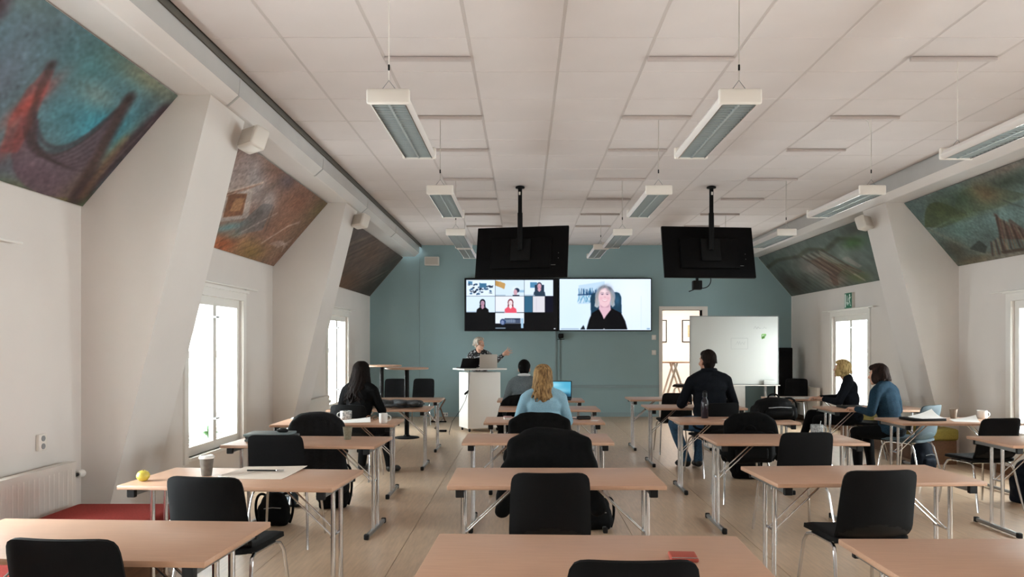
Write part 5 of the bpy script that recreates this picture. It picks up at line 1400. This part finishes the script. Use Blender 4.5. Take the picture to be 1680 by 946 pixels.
t = thing('computer_mouse', 'small black computer mouse on the pile of folders', 'mouse', (-1.98, 6.16, TZ + .06), 80); MB().ell((0, 0, .012), (.03, .05, .018)).build('shell', M_BLACKPL, t); MB().cap((0, .02, .028), .004, (0, .03, .026), .004, 6).build('wheel', M_GREY, t)
sheet('paper_sheets', -1.72, 7.56, .34, .24, 12, 'white papers with a raised corner before the patterned cup', M_PAPER, curl=.012)
sheet('napkin', -2.38, 7.88, .13, .10, 10, 'white napkin at the left end of the desk with the patterned cup', M_PAPER, curl=.02)
t = thing('eyeglasses', 'folded brown glasses lying beside the white mug', 'glasses', (-1.56, 7.70, TZ), 8); M_TORT = mat('tortoise_shell', '#8a5f40', .3)
for s in (-1, 1):
    MB().tube([(s * .032 + .024 * math.cos(a), 0, .026 + .022 * math.sin(a)) for a in np.linspace(0, 6.28, 17)[:-1]], .003, 6, True).build('rim', M_TORT, t)
    MB().tube([(s * .056, 0, .032), (s * .06, .08, .016), (s * .058, .12, .004)], .003, 6).build('temple', M_TORT, t)
MB().tube([(-.008, 0, .030), (.008, 0, .030)], .003, 6).build('bridge', M_TORT, t)
# fourth middle desk
t = thing('notebook', 'small pink notebook block at the left end of the blond woman desk', 'notebook', (-.17, 7.80, TZ), 6); MB().rbox((0, 0, .012), (.08, .11, .024), .003).build('pages', M_PAPER, t); MB().rbox((0, 0, .027), (.085, .115, .006), .002).build('cover', mat('pink_cover', '#b48c86', .6), t)
t = thing('wallet', 'black wallet at the right of the blond woman desk', 'wallet', (.62, 7.82, TZ), 4); MB().rbox((0, 0, .016), (.14, .09, .032), .012, 3).build('leather', M_BLACK, t); MB().tube([(-.065, -.046, .016), (.065, -.046, .016)], .002, 6).build('zip', M_METAL, t)
sheet('note_paper', .72, 7.66, .07, .12, -20, 'small white paper slip beside the black wallet', M_PAPER)
t = thing('charging_cable', 'thin black cable curling on the blond woman desk', 'cable', (.40, 7.72, TZ + .004)); MB().tube(bezier([(-.02, -.1, 0), (.02, .05, .05), (.06, -.12, .03), (.1, .0, 0), (.16, .12, 0), (.2, .08, 0)], 20), .004, 6).build('cord', M_BLACK, t)
# laptops
def laptop(x, y, rz, lab, case, img=None, w=.33, d=.23, ang=15, z=TZ, facing=1):
    t = thing('laptop', lab, 'laptop', (x, y, z), rz)
    MB().rbox((0, 0, .009), (w, d, .018), .005).build('base', case, t); MB().box(-w * .44, w * .44, -d * .1, d * .36, .018, .0192).build('keyboard', M_BLACKPL, t, smooth=None)
    M = Matrix.Translation((0, d / 2, .014)) @ Matrix.Rotation(R(-ang), 4, 'X')
    MB().rbox((0, 0, d / 2), (w, .008, d), .003).xf(M).build('lid', case, t)
    if img is not None:
        MB().box(-w / 2 + .002, w / 2 - .002, -.0052, -.004, .002, d - .002).xf(M).build('bezel', M_BLACKPL, t, smooth=None)
        c0 = M @ Vector((-w / 2 + .012, -.0058, .014)); eu = M.to_3x3() @ Vector((w - .024, 0, 0)); ev = M.to_3x3() @ Vector((0, 0, d - .026)); painted('screen', img, c0, eu, ev, M_SCREEN, t)
    return t
c = Canvas(0, 16, 0, 10, 64, 40, '#4fa8c8'); c.blob(5, 8, 5, 2, '#9fd8ea', .8); c.blob(9, 4, 6, 2, '#bfe6f0', .5); c.blob(4, 2, 6, 2, '#2a5a74', .9); c.blob(13, 1, 5, 2, '#1e3d52', .9); c.rect(0, 16, 0, .7, '#16303f')
laptop(.48, 10.55, -6, 'open laptop with a blue landscape on its screen before the teal wall', M_BLACKPL, c.img, .36, .25, 14)
laptop(-.66, 13.12, 200, 'pale laptop open on the lectern, its lid towards the desks', mat('pale_laptop', '#b9b0a6', .4), None, .32, .23, 4, 1.0875)
laptop(-1.00, 13.17, 205, 'black tablet keyboard leaning open at the left of the lectern', M_BLACKPL, None, .33, .20, 36, 1.0875)
def flat_laptop(x, y, rz, lab, m):
    t = thing('laptop', lab, 'laptop', (x, y, TZ), rz); MB().rbox((0, 0, .008), (.36, .25, .014), .005).build('base', m, t); MB().rbox((0, 0, .0205), (.36, .25, .011), .005).build('lid', m, t)
flat_laptop(4.06, 9.22, 4, 'closed black laptop on the far right desk before the woman in blue', M_BLACKPL)
flat_laptop(4.09, 7.72, 6, 'closed black laptop under white papers on the far right desk', M_BLACKPL)
sheet('paper_sheets', 4.14, 7.72, .30, .21, 14, 'white papers with a curled edge on the closed laptop', M_PAPER, TZ + .026, .03)
sheet('paper_sheets', 4.47, 7.62, .24, .20, -18, 'loose white papers before the brown paper cup on the far right', M_PAPER, TZ + .001, .022)
t = thing('pouch', 'small black pouch at the elbow of the woman in blue', 'pouch', (4.38, 9.1, TZ), 5); fuse(MB().ell((0, 0, .03), (.09, .06, .028)).rbox((0, 0, .02), (.13, .08, .03), .01), 'leather', M_BLACK, .006, 3, parent=t); MB().tube([(-.05, -.02, .057), (.05, -.02, .057)], .003, 6).build('zip', M_METAL, t)
c = Canvas(0, 40, 0, 28, 80, 56, '#c9c4bd'); g = np.random.default_rng(4)
for k in range(5):
    for j in range(11): c.rect(2 + k * 7.4, 8.6 + k * 7.4, 2 + j * 2.2, 2.9 + j * 2.2, '#8e8b88', .7)
c.rect(2, 16, 14, 26, '#56504c'); c.rect(24, 37, 3, 13, '#6b625a'); c.rect(18, 38, 24, 27, '#45413f')
t = thing('newspaper', 'open newspaper with dark pictures on the farthest right desk', 'newspaper', (3.98, 10.85, TZ), -4); MB().rbox((0, 0, .005), (.52, .36, .010), .002).build('pages', M_PAPER, t); painted('print', c.img, (-.255, -.175, .0108), (.51, 0, 0), (0, .35, 0), paint_mat('newsprint', .8), t)
t = thing('glasses_case', 'dark purple case on the desk left of the man in black', 'case', (1.98, 9.42, TZ), 6); fuse(MB().cap((-.05, 0, .025), .024, (.05, 0, .025), .024), 'shell', mat('dark_purple_case', '#2b2530', .4), .006, 2, parent=t); MB().tube([(-.07, -.022, .03), (.07, -.022, .03)], .002, 6).build('seam', M_GREY, t)
sheet('note_paper', 2.16, 7.78, .20, .10, 20, 'white paper strip lying right of the water bottle', M_PAPER)
t = thing('red_pouch', 'small red pouch on the desk nearest the viewer', 'pouch', (.575, 2.72, TZ), -4); MB().rbox((0, 0, .008), (.10, .10, .016), .007, 3).build('cloth', mat('red_pouch_cloth', '#9c4232', .7), t); MB().tube([(-.045, -.045, .016), (.045, -.045, .016)], .002, 6).build('zip', M_METAL, t)
